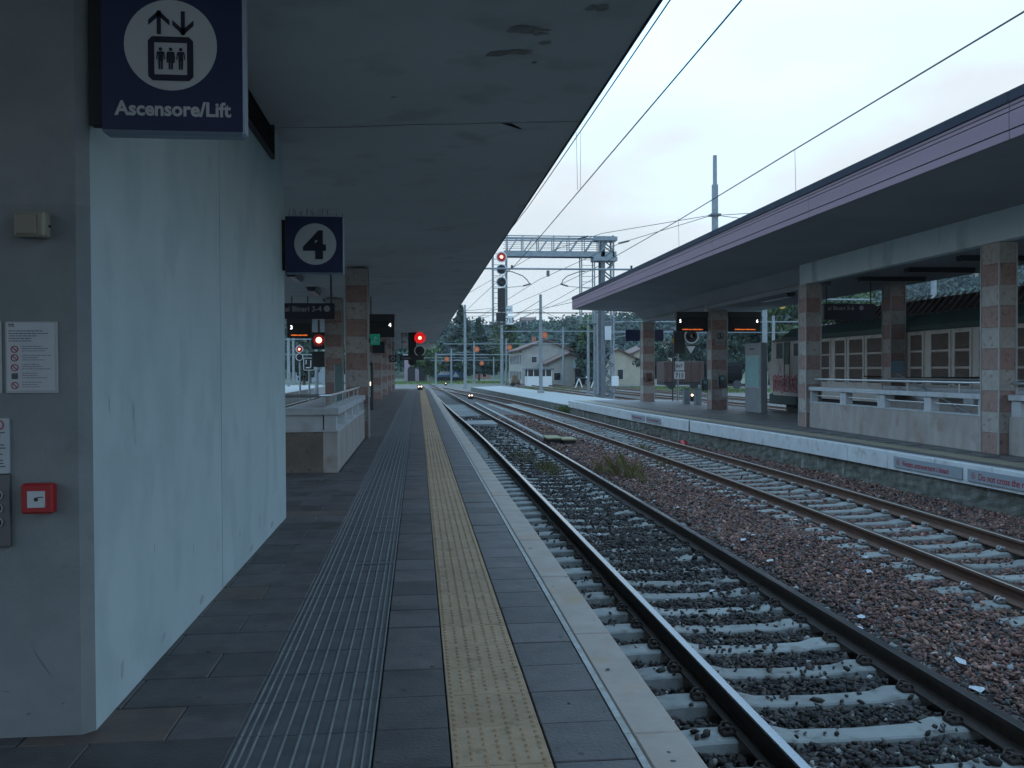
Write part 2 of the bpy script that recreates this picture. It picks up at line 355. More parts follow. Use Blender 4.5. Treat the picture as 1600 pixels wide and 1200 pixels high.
def put_tile(x0, x1, y0, y1, z=0, parent=plat):
    k = (round(x1 - x0, 3), round(y1 - y0, 3))
    if k not in TM: TM[k] = tile_mesh(*k)
    me = TM[k]
    if random.random() < .03:
        if k + ('w',) not in TM: TM[k + ('w',)] = me.copy(); TM[k + ('w',)].materials[0] = tilew_m
        me = TM[k + ('w',)]
    o = link('tile', me, parent, ((x0 + x1) / 2, (y0 + y1) / 2, z + random.uniform(-.002, .002)), (random.uniform(-.003, .003), random.uniform(-.003, .003), random.uniform(-.003, .003)))
    return o
def far_tiles(mb, x0, x1, y0, y1): mb.cbox(x0 + .004, y0 + .004, -.028, x1 - .004, y1 - .004, random.uniform(-.001, .001), .004)
def rows_(y0, y1, st=.4):
    n = int(round((y1 - y0) / st))
    return [(y0 + i * st, y0 + (i + 1) * st) for i in range(n)]
NEAR = 15.6; far = MB(); cnt = 0
for i, (a, b) in enumerate(rows_(2.0, 78.0)):
    near = b <= NEAR
    cells = [(-.190, .124), (.527, .866)]
    if a > 9.95 - .4 or True:
        off = .3 if i % 2 else 0
        xs = [-.775]; x = -.775 - .6 + off
        lim = -1.42 if (b < 10.2) else (-1.2 if 14.0 < a < 21.6 else -5.55)
        if b < 4.45: lim = -3.2
        while x > lim + .02: xs.append(x); x -= .6
        xs.append(lim)
        cells += [(xs[k + 1], xs[k]) for k in range(len(xs) - 1) if xs[k] - xs[k + 1] > .02]
    for x0, x1 in cells:
        vis = x1 > -1.6 or (b > 10 and x1 > -.22 * b)
        if near and vis and cnt < 298: put_tile(x0, x1, a, b); cnt += 1
        else: far_tiles(far, x0, x1, a, b)
tag(far.build('paving_tiles', tile2_m, plat), kind='stuff')
# ribbed guidance tiles (.585 x .4) and yellow studded tiles
b = MB(); b.cbox(-.288, -.198, -.028, .288, .198, -.003, .003)
for x in (-.275, -.243, -.207, -.149, -.088, -.027, .036, .098, .158, .218, .252, .284):
    w = .0045 if x < .25 else .0035
    b.add([(x - w - .012, -.198, -.003), (x - w, -.198, .003), (x + w * .2, -.198, .003), (x + w, -.198, -.003),
           (x - w - .012, .198, -.003), (x - w, .198, .003), (x + w * .2, .198, .003), (x + w, .198, -.003)],
          [(0, 1, 5, 4)], 0)
    o = len(b.v) - 8
    b.f += [(o + 1, o + 2, o + 6, o + 5), (o + 2, o + 3, o + 7, o + 6), (o, o + 3, o + 2, o + 1)]; b.mi += [1, 1, 0]
ribmesh = b.mesh('ribbed_tile', [rib_m, ribl_m])
b = MB(); b.cbox(-.197, -.198, -.028, .197, .198, 0, .003)
for i in range(7):
    for j in range(7):
        for sh in (0,):
            x = -.172 + i * .0573; y = -.172 + j * .0573 + (.0285 if i % 2 else 0)
            if y > .19: continue
            n = 6; vs = [(x + .0135 * math.cos(k * math.pi / 3), y + .0135 * math.sin(k * math.pi / 3), 0) for k in range(n)] + \
                [(x + .0075 * math.cos(k * math.pi / 3), y + .0075 * math.sin(k * math.pi / 3), .0085) for k in range(n)]
            b.add(vs, [(k, (k + 1) % n, n + (k + 1) % n, n + k) for k in range(n)] + [tuple(range(n, 2 * n))])
yelmesh = b.mesh('tactile_tile', yel_m)
for a, e in rows_(2.0, 76.0):
    link('ribbed_tile', ribmesh, plat, (-.4825, (a + e) / 2, 0))
    link('tactile_tile', yelmesh, plat, (.3255, (a + e) / 2, random.uniform(-.001, .001)))
i = 0; y = .85
es = MB(); es.cbox(.902, -.747, -.16, 1.126, .747, .0, .012)
esm = es.mesh('edge_stone', edge_m)
wl = MB(); wl.box(.869, -.748, -.03, .899, .748, .001); wlm = wl.mesh('white_line', wline_m)
while y < 76:
    link('edge_stone', esm, plat, (0, y + .75, random.uniform(-.002, .002)))
    link('white_line', wlm, plat, (0, y + .75, 0)); y += 1.5
mb = MB(); mb.box(.95, -48, -.92, 1.02 + .03, 78, -.1); mb.build('platform_wall', mossy_m, plat)
mb = MB(); mb.add([(-5.6, 78, -.03), (1.02, 78, -.03), (.3, 88, -.85), (-5.2, 88, -.85)], [(0, 1, 2, 3)]); mb.build('platform_ramp', tile2_m, plat)
gum = MB(); gr = random.Random(21)
for k in range(150):
    x = gr.choice([gr.uniform(-1.3, -.8), gr.uniform(-.18, .11), gr.uniform(.54, .85), gr.uniform(.93, 1.1), gr.uniform(-5, -.8)]); y = 3.2 + 24 * gr.random() ** 1.4; r_ = gr.uniform(.006, .017); n = 8
    if x < -1.3 and y < 10.3: continue
    gum.add([(x + r_ * gr.uniform(.7, 1.2) * math.cos(6.283 * j / n), y + r_ * gr.uniform(.7, 1.2) * math.sin(6.283 * j / n), .0028) for j in range(n)], [tuple(range(n))])
tag(gum.build('gum_spots', mat('gum_grey', (.035, .033, .033), .9, (.14, .13, .12), 3), plat), kind='stuff')
for k, (y, x0, x1) in enumerate(((7.45, -.50, -.20), (8.9, -.44, -.2), (9.75, -.44, -.2))):
    mb = MB(); mb.box(x0, y, .0025, x1, y + .05, .0042); mb.build('tape_mark', mat('worn_tape', (.17, .17, .165), .8, (.09, .09, .09), 30), plat)
# ------------------------------------------------------------------ lift building on the near platform
lift = thing('lift_building', 'white plastered lift shaft block beside the platform on the left', 'lift building', (-1.4, 4.1, 0))
def rel(mb_, name, mats, parent, base, **k):
    o = mb_.build(name, mats, parent, **k); o.location = (-base[0], -base[1], -base[2]); return o
LB = (-1.4, 4.1, 0)
mb = MB()
# front (-y) lower, upper paint bands and chamfered corner with shade in their colour, side (+x)
CH = .045
def wallquad(x0, y0, x1, y1, z0, z1, mi): mb.add([(x0, y0, z0), (x1, y1, z0), (x1, y1, z1), (x0, y0, z1)], [(0, 1, 2, 3)], mi)
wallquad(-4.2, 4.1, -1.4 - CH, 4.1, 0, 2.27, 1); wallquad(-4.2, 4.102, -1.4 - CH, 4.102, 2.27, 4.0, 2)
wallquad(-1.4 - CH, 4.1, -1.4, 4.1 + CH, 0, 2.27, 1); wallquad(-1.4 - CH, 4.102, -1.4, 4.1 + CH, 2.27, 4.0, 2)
wallquad(-1.4, 4.1 + CH, -1.4, 6.755, 0, 4.0, 0); wallquad(-1.4, 6.763, -1.4, 9.95, 0, 4.0, 0)
wallquad(-1.4, 9.95, -4.2, 9.95, 0, 4.0, 0); wallquad(-4.2, 9.95, -4.2, 4.1, 0, 4.0, 0)
wallquad(-1.404, 6.75, -1.404, 6.77, 0, 4.0, 3)
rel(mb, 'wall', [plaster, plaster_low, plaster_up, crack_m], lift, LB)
mb = MB(); mb.box(-1.395, 5.0, 3.62, -1.392, 9.1, 3.91)
rel(mb, 'vent_backing', black_m, lift, LB)
for k in range(5):
    z = 3.635 + k * .057
    mb = MB(); mb.add([(-1.391, 5.0, z + .035), (-1.391, 9.1, z + .035), (-1.365, 9.1, z), (-1.365, 5.0, z)], [(0, 1, 2, 3), (3, 2, 1, 0)])
    mb.box(-1.372, 5.0, z - .004, -1.364, 9.1, z + .003)
    rel(mb, 'vent_slat', dark_m, lift, LB)
mb = MB(); mb.box(-1.4, 5.0, 3.60, -1.362, 9.1, 3.615); mb.box(-1.4, 9.1, 3.6, -1.362, 9.13, 3.925); rel(mb, 'vent_frame', dark_m, lift, LB)
def mark(yc, zc, w, h, seed):
    rr = random.Random(seed); n = 12; mb = MB(); vs = []
    for k in range(n):
        a = 2 * math.pi * k / n; q = rr.uniform(.6, 1.1); vs.append((-1.3985, yc + w * q * math.cos(a), zc + h * q * math.sin(a)))
    mb.add(vs, [tuple(range(n))]); rel(mb, 'wall_stain', stain_m, lift, LB)
for a in [(4.36, 1.40, .006, .05, 1), (4.72, 1.36, .011, .05, 2), (4.74, 1.22, .008, .03, 3), (5.3, 1.2, .004, .03, 4), (6.5, 1.15, .006, .02, 5), (5.05, .62, .012, .03, 6), (5.9, .45, .012, .05, 7), (6.6, .35, .02, .06, 8), (7.4, .28, .03, .07, 9), (8.3, .22, .03, .08, 10),
          (4.5, .15, .03, .05, 11), (5.2, .10, .06, .03, 12), (6.1, .08, .08, .03, 13), (7.9, .07, .1, .03, 14), (9.0, .09, .09, .03, 15), (4.9, 1.75, .003, .02, 16), (7.1, 1.6, .004, .02, 17)]: mark(*a)
def scuff(x, z, w, h, rot, seed):
    mb = MB(); c, s_ = math.cos(rot), math.sin(rot)
    mb.add([(x + a * c - b_ * s_, 4.0985, z + a * s_ + b_ * c) for a, b_ in ((-w, -h * .3), (w * .2, -h), (w, 0), (w * .1, h), (-w, h * .3))], [(0, 1, 2, 3, 4)])
    rel(mb, 'wall_stain', mat('scuff', (.16, .17, .18), .9), lift, LB)
for a in [(-1.60, .31, .075, .0025, -1.0, 1), (-1.75, .20, .02, .002, -.1, 2), (-1.66, .10, .012, .006, .3, 3), (-1.52, .14, .012, .003, .4, 4), (-1.83, .42, .01, .004, .5, 5), (-1.58, 1.23, .003, .003, 0, 6)]: scuff(*a)
# ------------------------------------------------------------------ canopy over the near platform
can = thing('platform_canopy', 'long pale concrete canopy roofing the left platform, peeling underneath', 'canopy')
EX, EZ, WX, WZ = 1.665, 4.085, -1.4, 3.93
mb = MB(); y0, y1 = -48, 84
mb.add([(EX, y0, EZ), (EX, y1, EZ), (WX, y1, WZ), (WX, y0, WZ), (-6.6, y0, WZ), (-6.6, y1, WZ)], [(0, 3, 2, 1), (3, 4, 5, 2)])
mb.add([(EX, y0, EZ + .17), (EX, y1, EZ + .17), (-6.6, y1, 4.5), (-6.6, y0, 4.5)], [(0, 1, 2, 3)])
mb.add([(EX, y1, EZ), (EX, y1, EZ + .17), (-6.6, y1, 4.5), (-6.6, y1, WZ), (WX, y1, WZ)], [(0, 1, 2, 3, 4)])
mb.add([(EX, y0, EZ), (EX, y0, EZ + .17), (-6.6, y0, 4.5), (-6.6, y0, WZ), (WX, y0, WZ)], [(4, 3, 2, 1, 0)])
mb.build('soffit', soffit_m, can)
mb = MB(); mb.box(EX - .004, y0, EZ - .008, EX + .016, y1, EZ + .22); mb.build('edge_flashing', cap_m, can)
def soffit_z(x): return WZ + (x - WX) / (EX - WX) * (EZ - WZ)
for yy in (21.6, 26.9, 30.8, 40.0, 49.2, 58.4, 67.6, 76.8):
    mb = MB(); h = .035 if yy != 26.9 else .025
    mb.add([(EX - .05, yy - .3, soffit_z(EX - .05) - .002), (EX - .05, yy + .3, soffit_z(EX - .05) - .002), (-6.5, yy + .3, WZ - .003), (-6.5, yy - .3, WZ - .003),
            (EX - .05, yy - .2, soffit_z(EX - .05) - h), (EX - .05, yy + .2, soffit_z(EX - .05) - h), (-6.5, yy + .2, WZ - h - .12 * 0), (-6.5, yy - .2, WZ - h)],
           [(4, 7, 6, 5), (0, 3, 7, 4), (1, 5, 6, 2), (0, 4, 5, 1)])
    mb.build('cross_rib', soffit_m, can)
mb = MB(); mb.box(-6.5, 83.4, 3.5, EX - .1, 83.9, 3.95); mb.build('end_beam', soffit_m, can)
# crack and peeled patches hanging 3 mm under the soffit
pts = [(-1.39, 9.22), (-.7, 9.27), (0, 9.24), (.45, 9.28), (.9, 9.27), (1.4, 9.3), (1.68, 9.31)]
mb = MB()
for (xa, ya), (xb, yb) in zip(pts[:-1], pts[1:]):
    za, zb = soffit_z(xa) - .003, soffit_z(xb) - .003
    mb.add([(xa, ya - .006, za), (xb, yb - .006, zb), (xb, yb + .006, zb), (xa, ya + .006, za)], [(3, 2, 1, 0)])
mb.add([(.85, 9.29, soffit_z(.85) - .004), (1.05, 9.52, soffit_z(1.05) - .004), (1.1, 9.54, soffit_z(1.1) - .004), (.95, 9.3, soffit_z(.95) - .004)], [(3, 2, 1, 0), (0, 1, 2, 3)])
mb.build('ceiling_crack', crack_m, can)
def patch(cx, cy, rx, ry, seed):
    rr = random.Random(seed); n = 22; mb = MB(); vs = []
    for k in range(n):
        a = 2 * math.pi * k / n; q = rr.uniform(.55, 1.15)
        x = cx + rx * q * math.cos(a); y = cy + ry * q * math.sin(a); vs.append((x, y, soffit_z(x) - .004))
    mb.add(vs + [(cx, cy, soffit_z(cx) - .004)], [((k + 1) % n, k, n) for k in range(n)])
    mb.build('peeled_patch', peel_m, can)
for a in [(.84, 6.02, .10, .10, 1), (.90, 6.12, .06, .06, 11), (.80, 6.72, .17, .08, 2), (.92, 6.80, .07, .05, 12), (.76, 7.20, .20, .07, 3), (.60, 7.26, .08, .03, 13), (.98, 7.0, .06, .05, 8), (1.30, 6.0, .06, .13, 4), (1.25, 6.32, .09, .07, 5), (-.2, 8.3, .03, .03, 6), (.95, 7.45, .03, .03, 7)]: patch(*a)
# ------------------------------------------------------------------ stone columns
def column(x0, y0, w, dpt, top, label, seed, group, blocks=10, pinkfirst=True):
    t = thing('stone_column', label, 'column', (x0, y0, 0), group)
    rr = random.Random(seed); hs = top / blocks
    for k in range(blocks):
        z0 = k * hs; mb = MB(); mb.cbox(.02, .02, z0 + .002, w - .02, dpt - .02, z0 + hs - .002, .004)
        mb.build('stone_block', pink_m if (k % 2 == 0) == pinkfirst else grey_m, t)
    for (a, b) in ((0, 0), (w - .03, 0), (0, dpt - .03), (w - .03, dpt - .03)):
        mb = MB(); mb.cbox(a, b, 0, a + .03, b + .03, top - .003, .006); mb.build('corner_trim', trim_m, t)
    return t
G1 = 'stone columns of the left platform'; G2 = 'stone columns of the far platform'
column(-1.65, 21.3, .53, .5, 3.89, 'pink and grey stone column at the end of the left stair parapet', 1, G1)
column(-3.02, 30.5, .58, .5, 3.89, 'dark stone column behind the hanging blue sign on the left platform', 2, G1)
lab = ['second', 'third', 'fourth', 'fifth', 'sixth']
column(-2.45, 39.8, .55, .5, 3.89, 'stone column behind the lit number 4 display, beside the drinks machine', 3, G1)
for k, yy in enumerate((49.0, 58.2, 67.4, 76.6)):
    column(-2.45, yy, .55, .5, 3.89, ['stone column just past the drinks machine, left platform row', 'stone column above which the small 4 plate hangs, left row',
            'last but one stone column of the long left row', 'farthest stone column of the left row by the platform ramp'][k], 4 + k, G1)
# ------------------------------------------------------------------ stair parapets
def parapet(loc, pieces, label):
    """pieces: list of straight walls ((xa,ya),(xb,yb)) axis aligned, thickness .2 inward sign"""
    t = thing('stair_parapet', label, 'parapet', loc)
    return t
def para_wall(t, base, x0, y0, x1, y1, zl, zp, zc, openings, axis, rail=True, bm=None):
    """straight low wall x0..x1,y0..y1; posts between openings, cap, thin bar across each opening"""
    def B(mb, n, m): return rel(mb, n, m, t, base)
    mb = MB(); mb.cbox(x0, y0, 0, x1, y1, zl - .025, .006); B(mb, 'base_wall', bm or travert)
    mb = MB(); mb.cbox(x0 - .012, y0 - .012, zl - .025, x1 + .012, y1 + .012, zl, .004); B(mb, 'ledge', pcap_m)
    lo, hi = (y0, y1) if axis == 'y' else (x0, x1); cur = lo
    for (a, b) in list(openings) + [(hi, hi)]:
        if a - cur > .01:
            mb = MB()
            if axis == 'y': mb.cbox(x0 + .02, cur, zl, x1 - .02, a, zp, .004)
            else: mb.cbox(cur, y0 + .02, zl, a, y1 - .02, zp, .004)
            B(mb, 'post', pcap_m)
        if b > a:
            mb = MB(); zz = (zl + zp) / 2 + .02
            if axis == 'y': mb.tube([((x0 + x1) / 2 - .03, a, zz), ((x0 + x1) / 2 - .03, b, zz)], .014, 8)
            else: mb.tube([(a, (y0 + y1) / 2 - .03, zz), (b, (y0 + y1) / 2 - .03, zz)], .014, 8)
            B(mb, 'opening_bar', alu_m)
        cur = b
    mb = MB(); mb.cbox(x0 - .02, y0 - .02, zp, x1 + .02, y1 + .02, zc, .008); B(mb, 'cap', pcap_m)
PB = (-1.22, 14.2, 0)
par = thing('stair_parapet', 'stone stair parapet with metal handrail on the left platform behind the white block', 'parapet', PB)
para_wall(par, PB, -1.44, 14.2, -1.22, 21.28, .65, .88, .99, [(14.45, 15.9), (16.1, 17.6), (17.8, 19.3), (19.5, 21.0)], 'y')
para_wall(par, PB, -4.0, 14.203, -1.4405, 14.42, .648, .878, .987, [(-3.2, -2.35)], 'x', bm=travert_shade)
mb = MB(); mb.tube([(-4.2, 14.31, 1.17), (-1.5, 14.31, 1.17), (-1.35, 14.45, 1.17), (-1.33, 21.2, 1.17)], .024, 8)
rel(mb, 'handrail', alu_m, par, PB)
for yy in (15.2, 16.6, 18, 19.4, 20.6):
    mb = MB(); mb.tube([(-1.33, yy, .99), (-1.33, yy, 1.16)], .012, 6); rel(mb, 'rail_bracket', alu_m, par, PB)
for x_ in (-3.1, -2.1):
    mb = MB(); mb.tube([(x_, 14.31, .99), (x_, 14.31, 1.16)], .012, 6); rel(mb, 'rail_bracket', alu_m, par, PB)
# ------------------------------------------------------------------ tracks
RP = [(-.075, -.172), (-.075, -.161), (-.02, -.142), (-.009, -.13), (-.009, -.05), (-.036, -.037), (-.036, -.008), (-.028, 0), (.028, 0), (.036, -.008), (.036, -.037), (.009, -.05),
      (.009, -.13), (.02, -.142), (.075, -.161), (.075, -.172)]
def rail(cf, side, y0, y1, parent, mats, step=1.5):
    ys = np.arange(y0, y1 + step, step); xs = cf(ys) + side * .7535; n = len(RP); V = []; mb = MB()
    for x, y in zip(xs, ys): V += [(x + p[0], y, RAIL + p[1]) for p in RP]
    for i in range(len(ys) - 1):
        for k in range(n):
            a = i * n + k; b = i * n + (k + 1) % n
            mb.f.append((a, b, b + n, a + n)); mb.mi.append(1 if k in (6, 7, 8) else 0)
    mb.v = V; return mb.build('rail', mats, parent)
# sleeper with raised rail seats and lower waist
def sleeper_mesh():
    st = [(-1.2, -.03, .13), (-1.14, -.012, .135), (-1.0, 0, .14), (-.55, 0, .14), (-.42, -.028, .12), (0, -.036, .11), (.42, -.028, .12), (.55, 0, .14), (1.0, 0, .14), (1.14, -.012, .135), (1.2, -.03, .13)]
    mb = MB(); V = []
    for x, dz, w in st: V += [(x, -w - .02, -.2), (x, -w + .012, dz - .012), (x, -w + .028, dz), (x, w - .028, dz), (x, w - .012, dz - .012), (x, w + .02, -.2)]
    n = 6
    for i in range(len(st) - 1):
        for k in range(n - 1): a = i * n + k; mb.f.append((a, a + n, a + n + 1, a + 1)); mb.mi.append(0)
    mb.f += [(0, 1, 2, 3, 4, 5), tuple((len(st) - 1) * n + k for k in (5, 4, 3, 2, 1, 0))]; mb.mi += [0, 0]; mb.v = V
    return mb.mesh('sleeper', sleep_m)
SLM = sleeper_mesh()
b = MB(); b.cbox(-.05, -.055, -.002, .045, .055, .022, .005, 0); b.box(-.012, -.018, .022, .012, .018, .05, 0)
for s_ in (-1, 1): b.tube([(-.045, s_ * .03, .02), (-.02, s_ * .045, .05), (.02, s_ * .04, .055), (.045, s_ * .02, .03)], .009, 5, 1)
CLM = b.mesh('rail_clip', [clip_m, clipw_m])
CLD = CLM.copy(); CLD.materials.clear(); CLD.materials.append(rust_m); CLD.materials.append(rust_m)
def track(label, cf, y0, y1, s0, s1, clips, mats, sp=.6, ph=0, clm=None):
    t = thing('railway_track', label, 'railway track', kind='structure')
    rail(cf, -1, y0, y1, t, mats); rail(cf, 1, y0, y1, t, mats)
    y = s0 + ph
    while y < s1:
        x = float(cf(y)); x2 = float(cf(y + .5)); rz = -math.atan2(x2 - x, .5)
        o = link('sleeper', SLM, t, (x, y, SLT + random.uniform(-.006, .004)), (0, 0, rz + random.uniform(-.008, .008)))
        if y < clips:
            for q in (-.7535, .7535):
                for s_ in (-1, 1):
                    link('rail_clip', clm or CLM, o, (q + s_ * .105, 0, .004), (0, 0, 0 if s_ > 0 else math.pi))
        y += sp
    return t
track('nearer track beside the left platform edge, black stained with shiny rails', c1, -3, 150, 2.0, 62, 14, [rust_m, steel_m], clm=CLD)
track('second track with brown rusty rails below the far platform', c2, -3, 112, 5.2, 62, 36, [rust2_m, steel2_m], ph=.2)
# ------------------------------------------------------------------ ballast
def bz(x, y):
    u = x - c1(y); v = x - c2(y)
    z = np.full_like(x, -.80)
    z = np.where(u > -.72, -.772, z); z = np.where(u > .8, -.745, z); z = np.where(u > 1.15, -.715, z)
    z = np.where(v > -1.3, -.745, z); z = np.where(v > -.8, -.795, z); z = np.where(v > .8, -.73, z); z = np.where(v > 1.25, -.69, z)
    return z
gx = np.arange(.9, 10.3, .2); gy = np.concatenate([np.arange(-3, 60, 1.0), np.arange(60, 101, 4.0)])
X, Y = np.meshgrid(gx, gy); Z = bz(X.ravel(), Y.ravel()) - .028
idx = np.arange(len(gx) * len(gy)).reshape(len(gy), len(gx))
F = np.stack([idx[:-1, :-1], idx[:-1, 1:], idx[1:, 1:], idx[1:, :-1]], -1).reshape(-1, 4)
tag(npmesh('ballast_bed', np.stack([X.ravel(), Y.ravel(), Z], 1), F, bed_m), 'dark compacted gravel bed underneath the loose ballast stones', 'ballast', kind='structure')
t_ = (1 + 5 ** .5) / 2
IV = np.array([(-1, t_, 0), (1, t_, 0), (-1, -t_, 0), (1, -t_, 0), (0, -1, t_), (0, 1, t_), (0, -1, -t_), (0, 1, -t_), (t_, 0, -1), (t_, 0, 1), (-t_, 0, -1), (-t_, 0, 1)]) / math.hypot(1, t_)
IF = np.array([(0, 11, 5), (0, 5, 1), (0, 1, 7), (0, 7, 10), (0, 10, 11), (1, 5, 9), (5, 11, 4), (11, 10, 2), (10, 7, 6), (7, 1, 8), (3, 9, 4), (3, 4, 2), (3, 2, 6), (3, 6, 8), (3, 8, 9), (4, 9, 5), (2, 4, 11), (6, 2, 10), (8, 6, 7), (9, 8, 1)])
def rotm(n):
    q = RNG.normal(size=(n, 4)); q /= np.linalg.norm(q, axis=1)[:, None]; w, x, y, z = q.T
    return np.stack([np.stack([1 - 2 * (y * y + z * z), 2 * (x * y - z * w), 2 * (x * z + y * w)], -1), np.stack([2 * (x * y + z * w), 1 - 2 * (x * x + z * z), 2 * (y * z - x * w)], -1),
                     np.stack([2 * (x * z - y * w), 2 * (y * z + x * w), 1 - 2 * (x * x + y * y)], -1)], 1)
def scatter(n, ylo, yhi, power, size):
    u = RNG.random(n); y = ylo + (yhi - ylo) * u ** power
    lo = np.where(y < 0, 1.0, 1.06); hi = np.where(y < 45.7, pe2(y) + .02, 7.3)
    x = lo + (hi - lo) * RNG.random(n)
    keep = x < (1160 / 1440.) * y + .5          # nothing scattered outside the field of view plus a margin
    keep |= y > 9
    x, y = x[keep], y[keep]
    return x, y, np.full(len(x), size)
parts = [scatter(84000, 2.6, 13, 1.25, .0195), scatter(42000, 12, 24, 1.2, .024), scatter(20000, 23, 46, 1.2, .034)]
x = np.concatenate([p[0] for p in parts]); y = np.concatenate([p[1] for p in parts]); sz = np.concatenate([p[2] for p in parts])
u = x - c1(y); v = x - c2(y)
f1 = np.abs(((y - 2.0 + .3) % .6) - .3); f2 = np.abs(((y - 5.4 + .3) % .6) - .3)
noise = np.sin(x * 3.1 + 1.3 * np.sin(y * 1.7)) * np.sin(y * 1.9 + np.sin(x * 2.3)) * .5 + .5
on1 = (np.abs(u) < 1.2) & (f1 < .15); on2 = (np.abs(v) < 1.2) & (f2 < .15)
p1 = np.where(u < -.75, .02, np.where(u > .75, .55, np.where(y < 10, .025, .10) + np.where(y < 10, .55, .8) * np.clip(noise - np.where(y < 8, .55, .35), 0, 1))) * np.where((y > 9) & (u > -.7), 1.5, 1.0)
rnd = RNG.random(len(x))
keep = (~on1 | (rnd < p1)) & (~on2 | (rnd < np.where(v < -1.0, .10, .035)))
on_rail = (np.abs(np.abs(u) - .7535) < .085) | (np.abs(np.abs(v) - .7535) < .085)
keep &= ~on_rail
x, y, sz, u, v, on1, on2 = [a[keep] for a in (x, y, sz, u, v, on1, on2)]
n = len(x); z = bz(x, y) + RNG.uniform(-.022, .012, n)
z = np.where(on1 | on2, np.maximum(z, SLT + .012 - np.where(np.abs(np.where(on1, u, v)) < .42, .03, 0)), z)
sc = sz * RNG.lognormal(0, .28, n); sc = np.clip(sc, .014, .06)
an = np.stack([RNG.uniform(1.0, 1.75, n), RNG.uniform(.7, 1.2, n), RNG.uniform(.4, .8, n)], 1) * sc[:, None]
jit = 1 + RNG.uniform(-.45, .28, (n, 12, 1))
P = IV[None] * jit * an[:, None, :]
P = np.einsum('nij,nkj->nki', rotm(n), P)
P[:, :, 2] *= .8
V = P + np.stack([x, y, z], 1)[:, None, :]
F = (IF[None] + (np.arange(n) * 12)[:, None, None]).reshape(-1, 3)
brown = np.array([.165, .088, .070]); dark = np.array([.056, .045, .041])
w = np.clip((u - .95) / .35 + RNG.normal(0, .25, n), 0, 1)[:, None]
base = dark * (1 - w) + brown * w
base = base * RNG.lognormal(0, .45, (n, 1)) * (1 + RNG.normal(0, .06, (n, 3)))
pale = RNG.random(n) < .018; base[pale] = np.array([.34, .33, .31]) * RNG.uniform(.7, 1.2, (pale.sum(), 1))
grey = RNG.random(n) < .12; base[grey] = base[grey].mean(1, keepdims=True) * np.array([[1, 1, 1.05]])
tint = np.repeat(np.clip(base, .01, .8), 12, axis=0)
tag(npmesh('ballast_stones', V.reshape(-1, 3), F, stone_m, tint), 'crushed ballast stones, black along the near track and reddish brown between', 'ballast', kind='stuff')
# ------------------------------------------------------------------ far platform (2)
class T:                                  # a thing whose parts are given in world coordinates
    def __init__(s, name, label, cat, base=(0, 0, 0), group=None, kind=None):
        s.b = base; s.o = thing(name, label, cat, base, group, kind)
    def p(s, mb, name, mats, parent=None, smooth=False):
        o = mb.build(name, mats, parent or s.o, smooth)
        if not parent: o.location = (-s.b[0], -s.b[1], -s.b[2])
        return o
    def text(s, body, size, m, loc, parent=None, **k):
        if parent: return text(body, size, m, parent, loc, **k)
        return text(body, size, m, s.o, (loc[0] - s.b[0], loc[1] - s.b[1], loc[2] - s.b[2]), **k)
p2 = thing('far_platform', 'far platform with white painted coping and a yellow tactile strip', 'platform', kind='structure')
BX = 13.2
def strip(mb, ys, fa, fb, z, zb=None, mi=0):
    o = len(mb.v)
    for y in ys: mb.v += [(fa(y), y, z), (fb(y), y, z)]
    for i in range(len(ys) - 1):
        mb.f.append((o + 2 * i, o + 2 * i + 1, o + 2 * i + 3, o + 2 * i + 2)); mb.mi.append(mi)
ys2 = list(np.arange(-6, 45.7, 1.0)) + [45.7]
mb = MB(); strip(mb, ys2, lambda y: pe2(y) + .1, lambda y: BX, -.012)
o = len(mb.v)
mb.add([(7.6, 45.7, -.012), (BX, 45.7, -.012), (BX, 45.7, -.9), (7.6, 45.7, -.9)], [(0, 1, 2, 3)])
mb.add([(BX, -6, -.012), (BX, 45.7, -.012), (BX, 45.7, -.9), (BX, -6, -.9)], [(0, 3, 2, 1)])
mb.build('platform_top', tilep2_m, p2)
mb = MB()
yy = 8.0; far_i = 0
while yy < 45.3:
    xx = float(pe2(yy)) + 1.02 + (.3 if far_i % 2 else 0)
    for a, b in ((pe2(yy) + .135, pe2(yy) + .46),):
        mb.cbox(a, yy + .005, -.02, b, yy + .395, random.uniform(-.003, .001), .004)
    while xx < BX - .3:
        mb.cbox(xx + .004, yy + .005, -.02, min(xx + .6, BX) - .004, yy + .395, random.uniform(-.003, .001), .004); xx += .6
    yy += .4; far_i += 1
tag(mb.build('paving_tiles', tilep2_m, p2), kind='stuff')
yy = -6.0
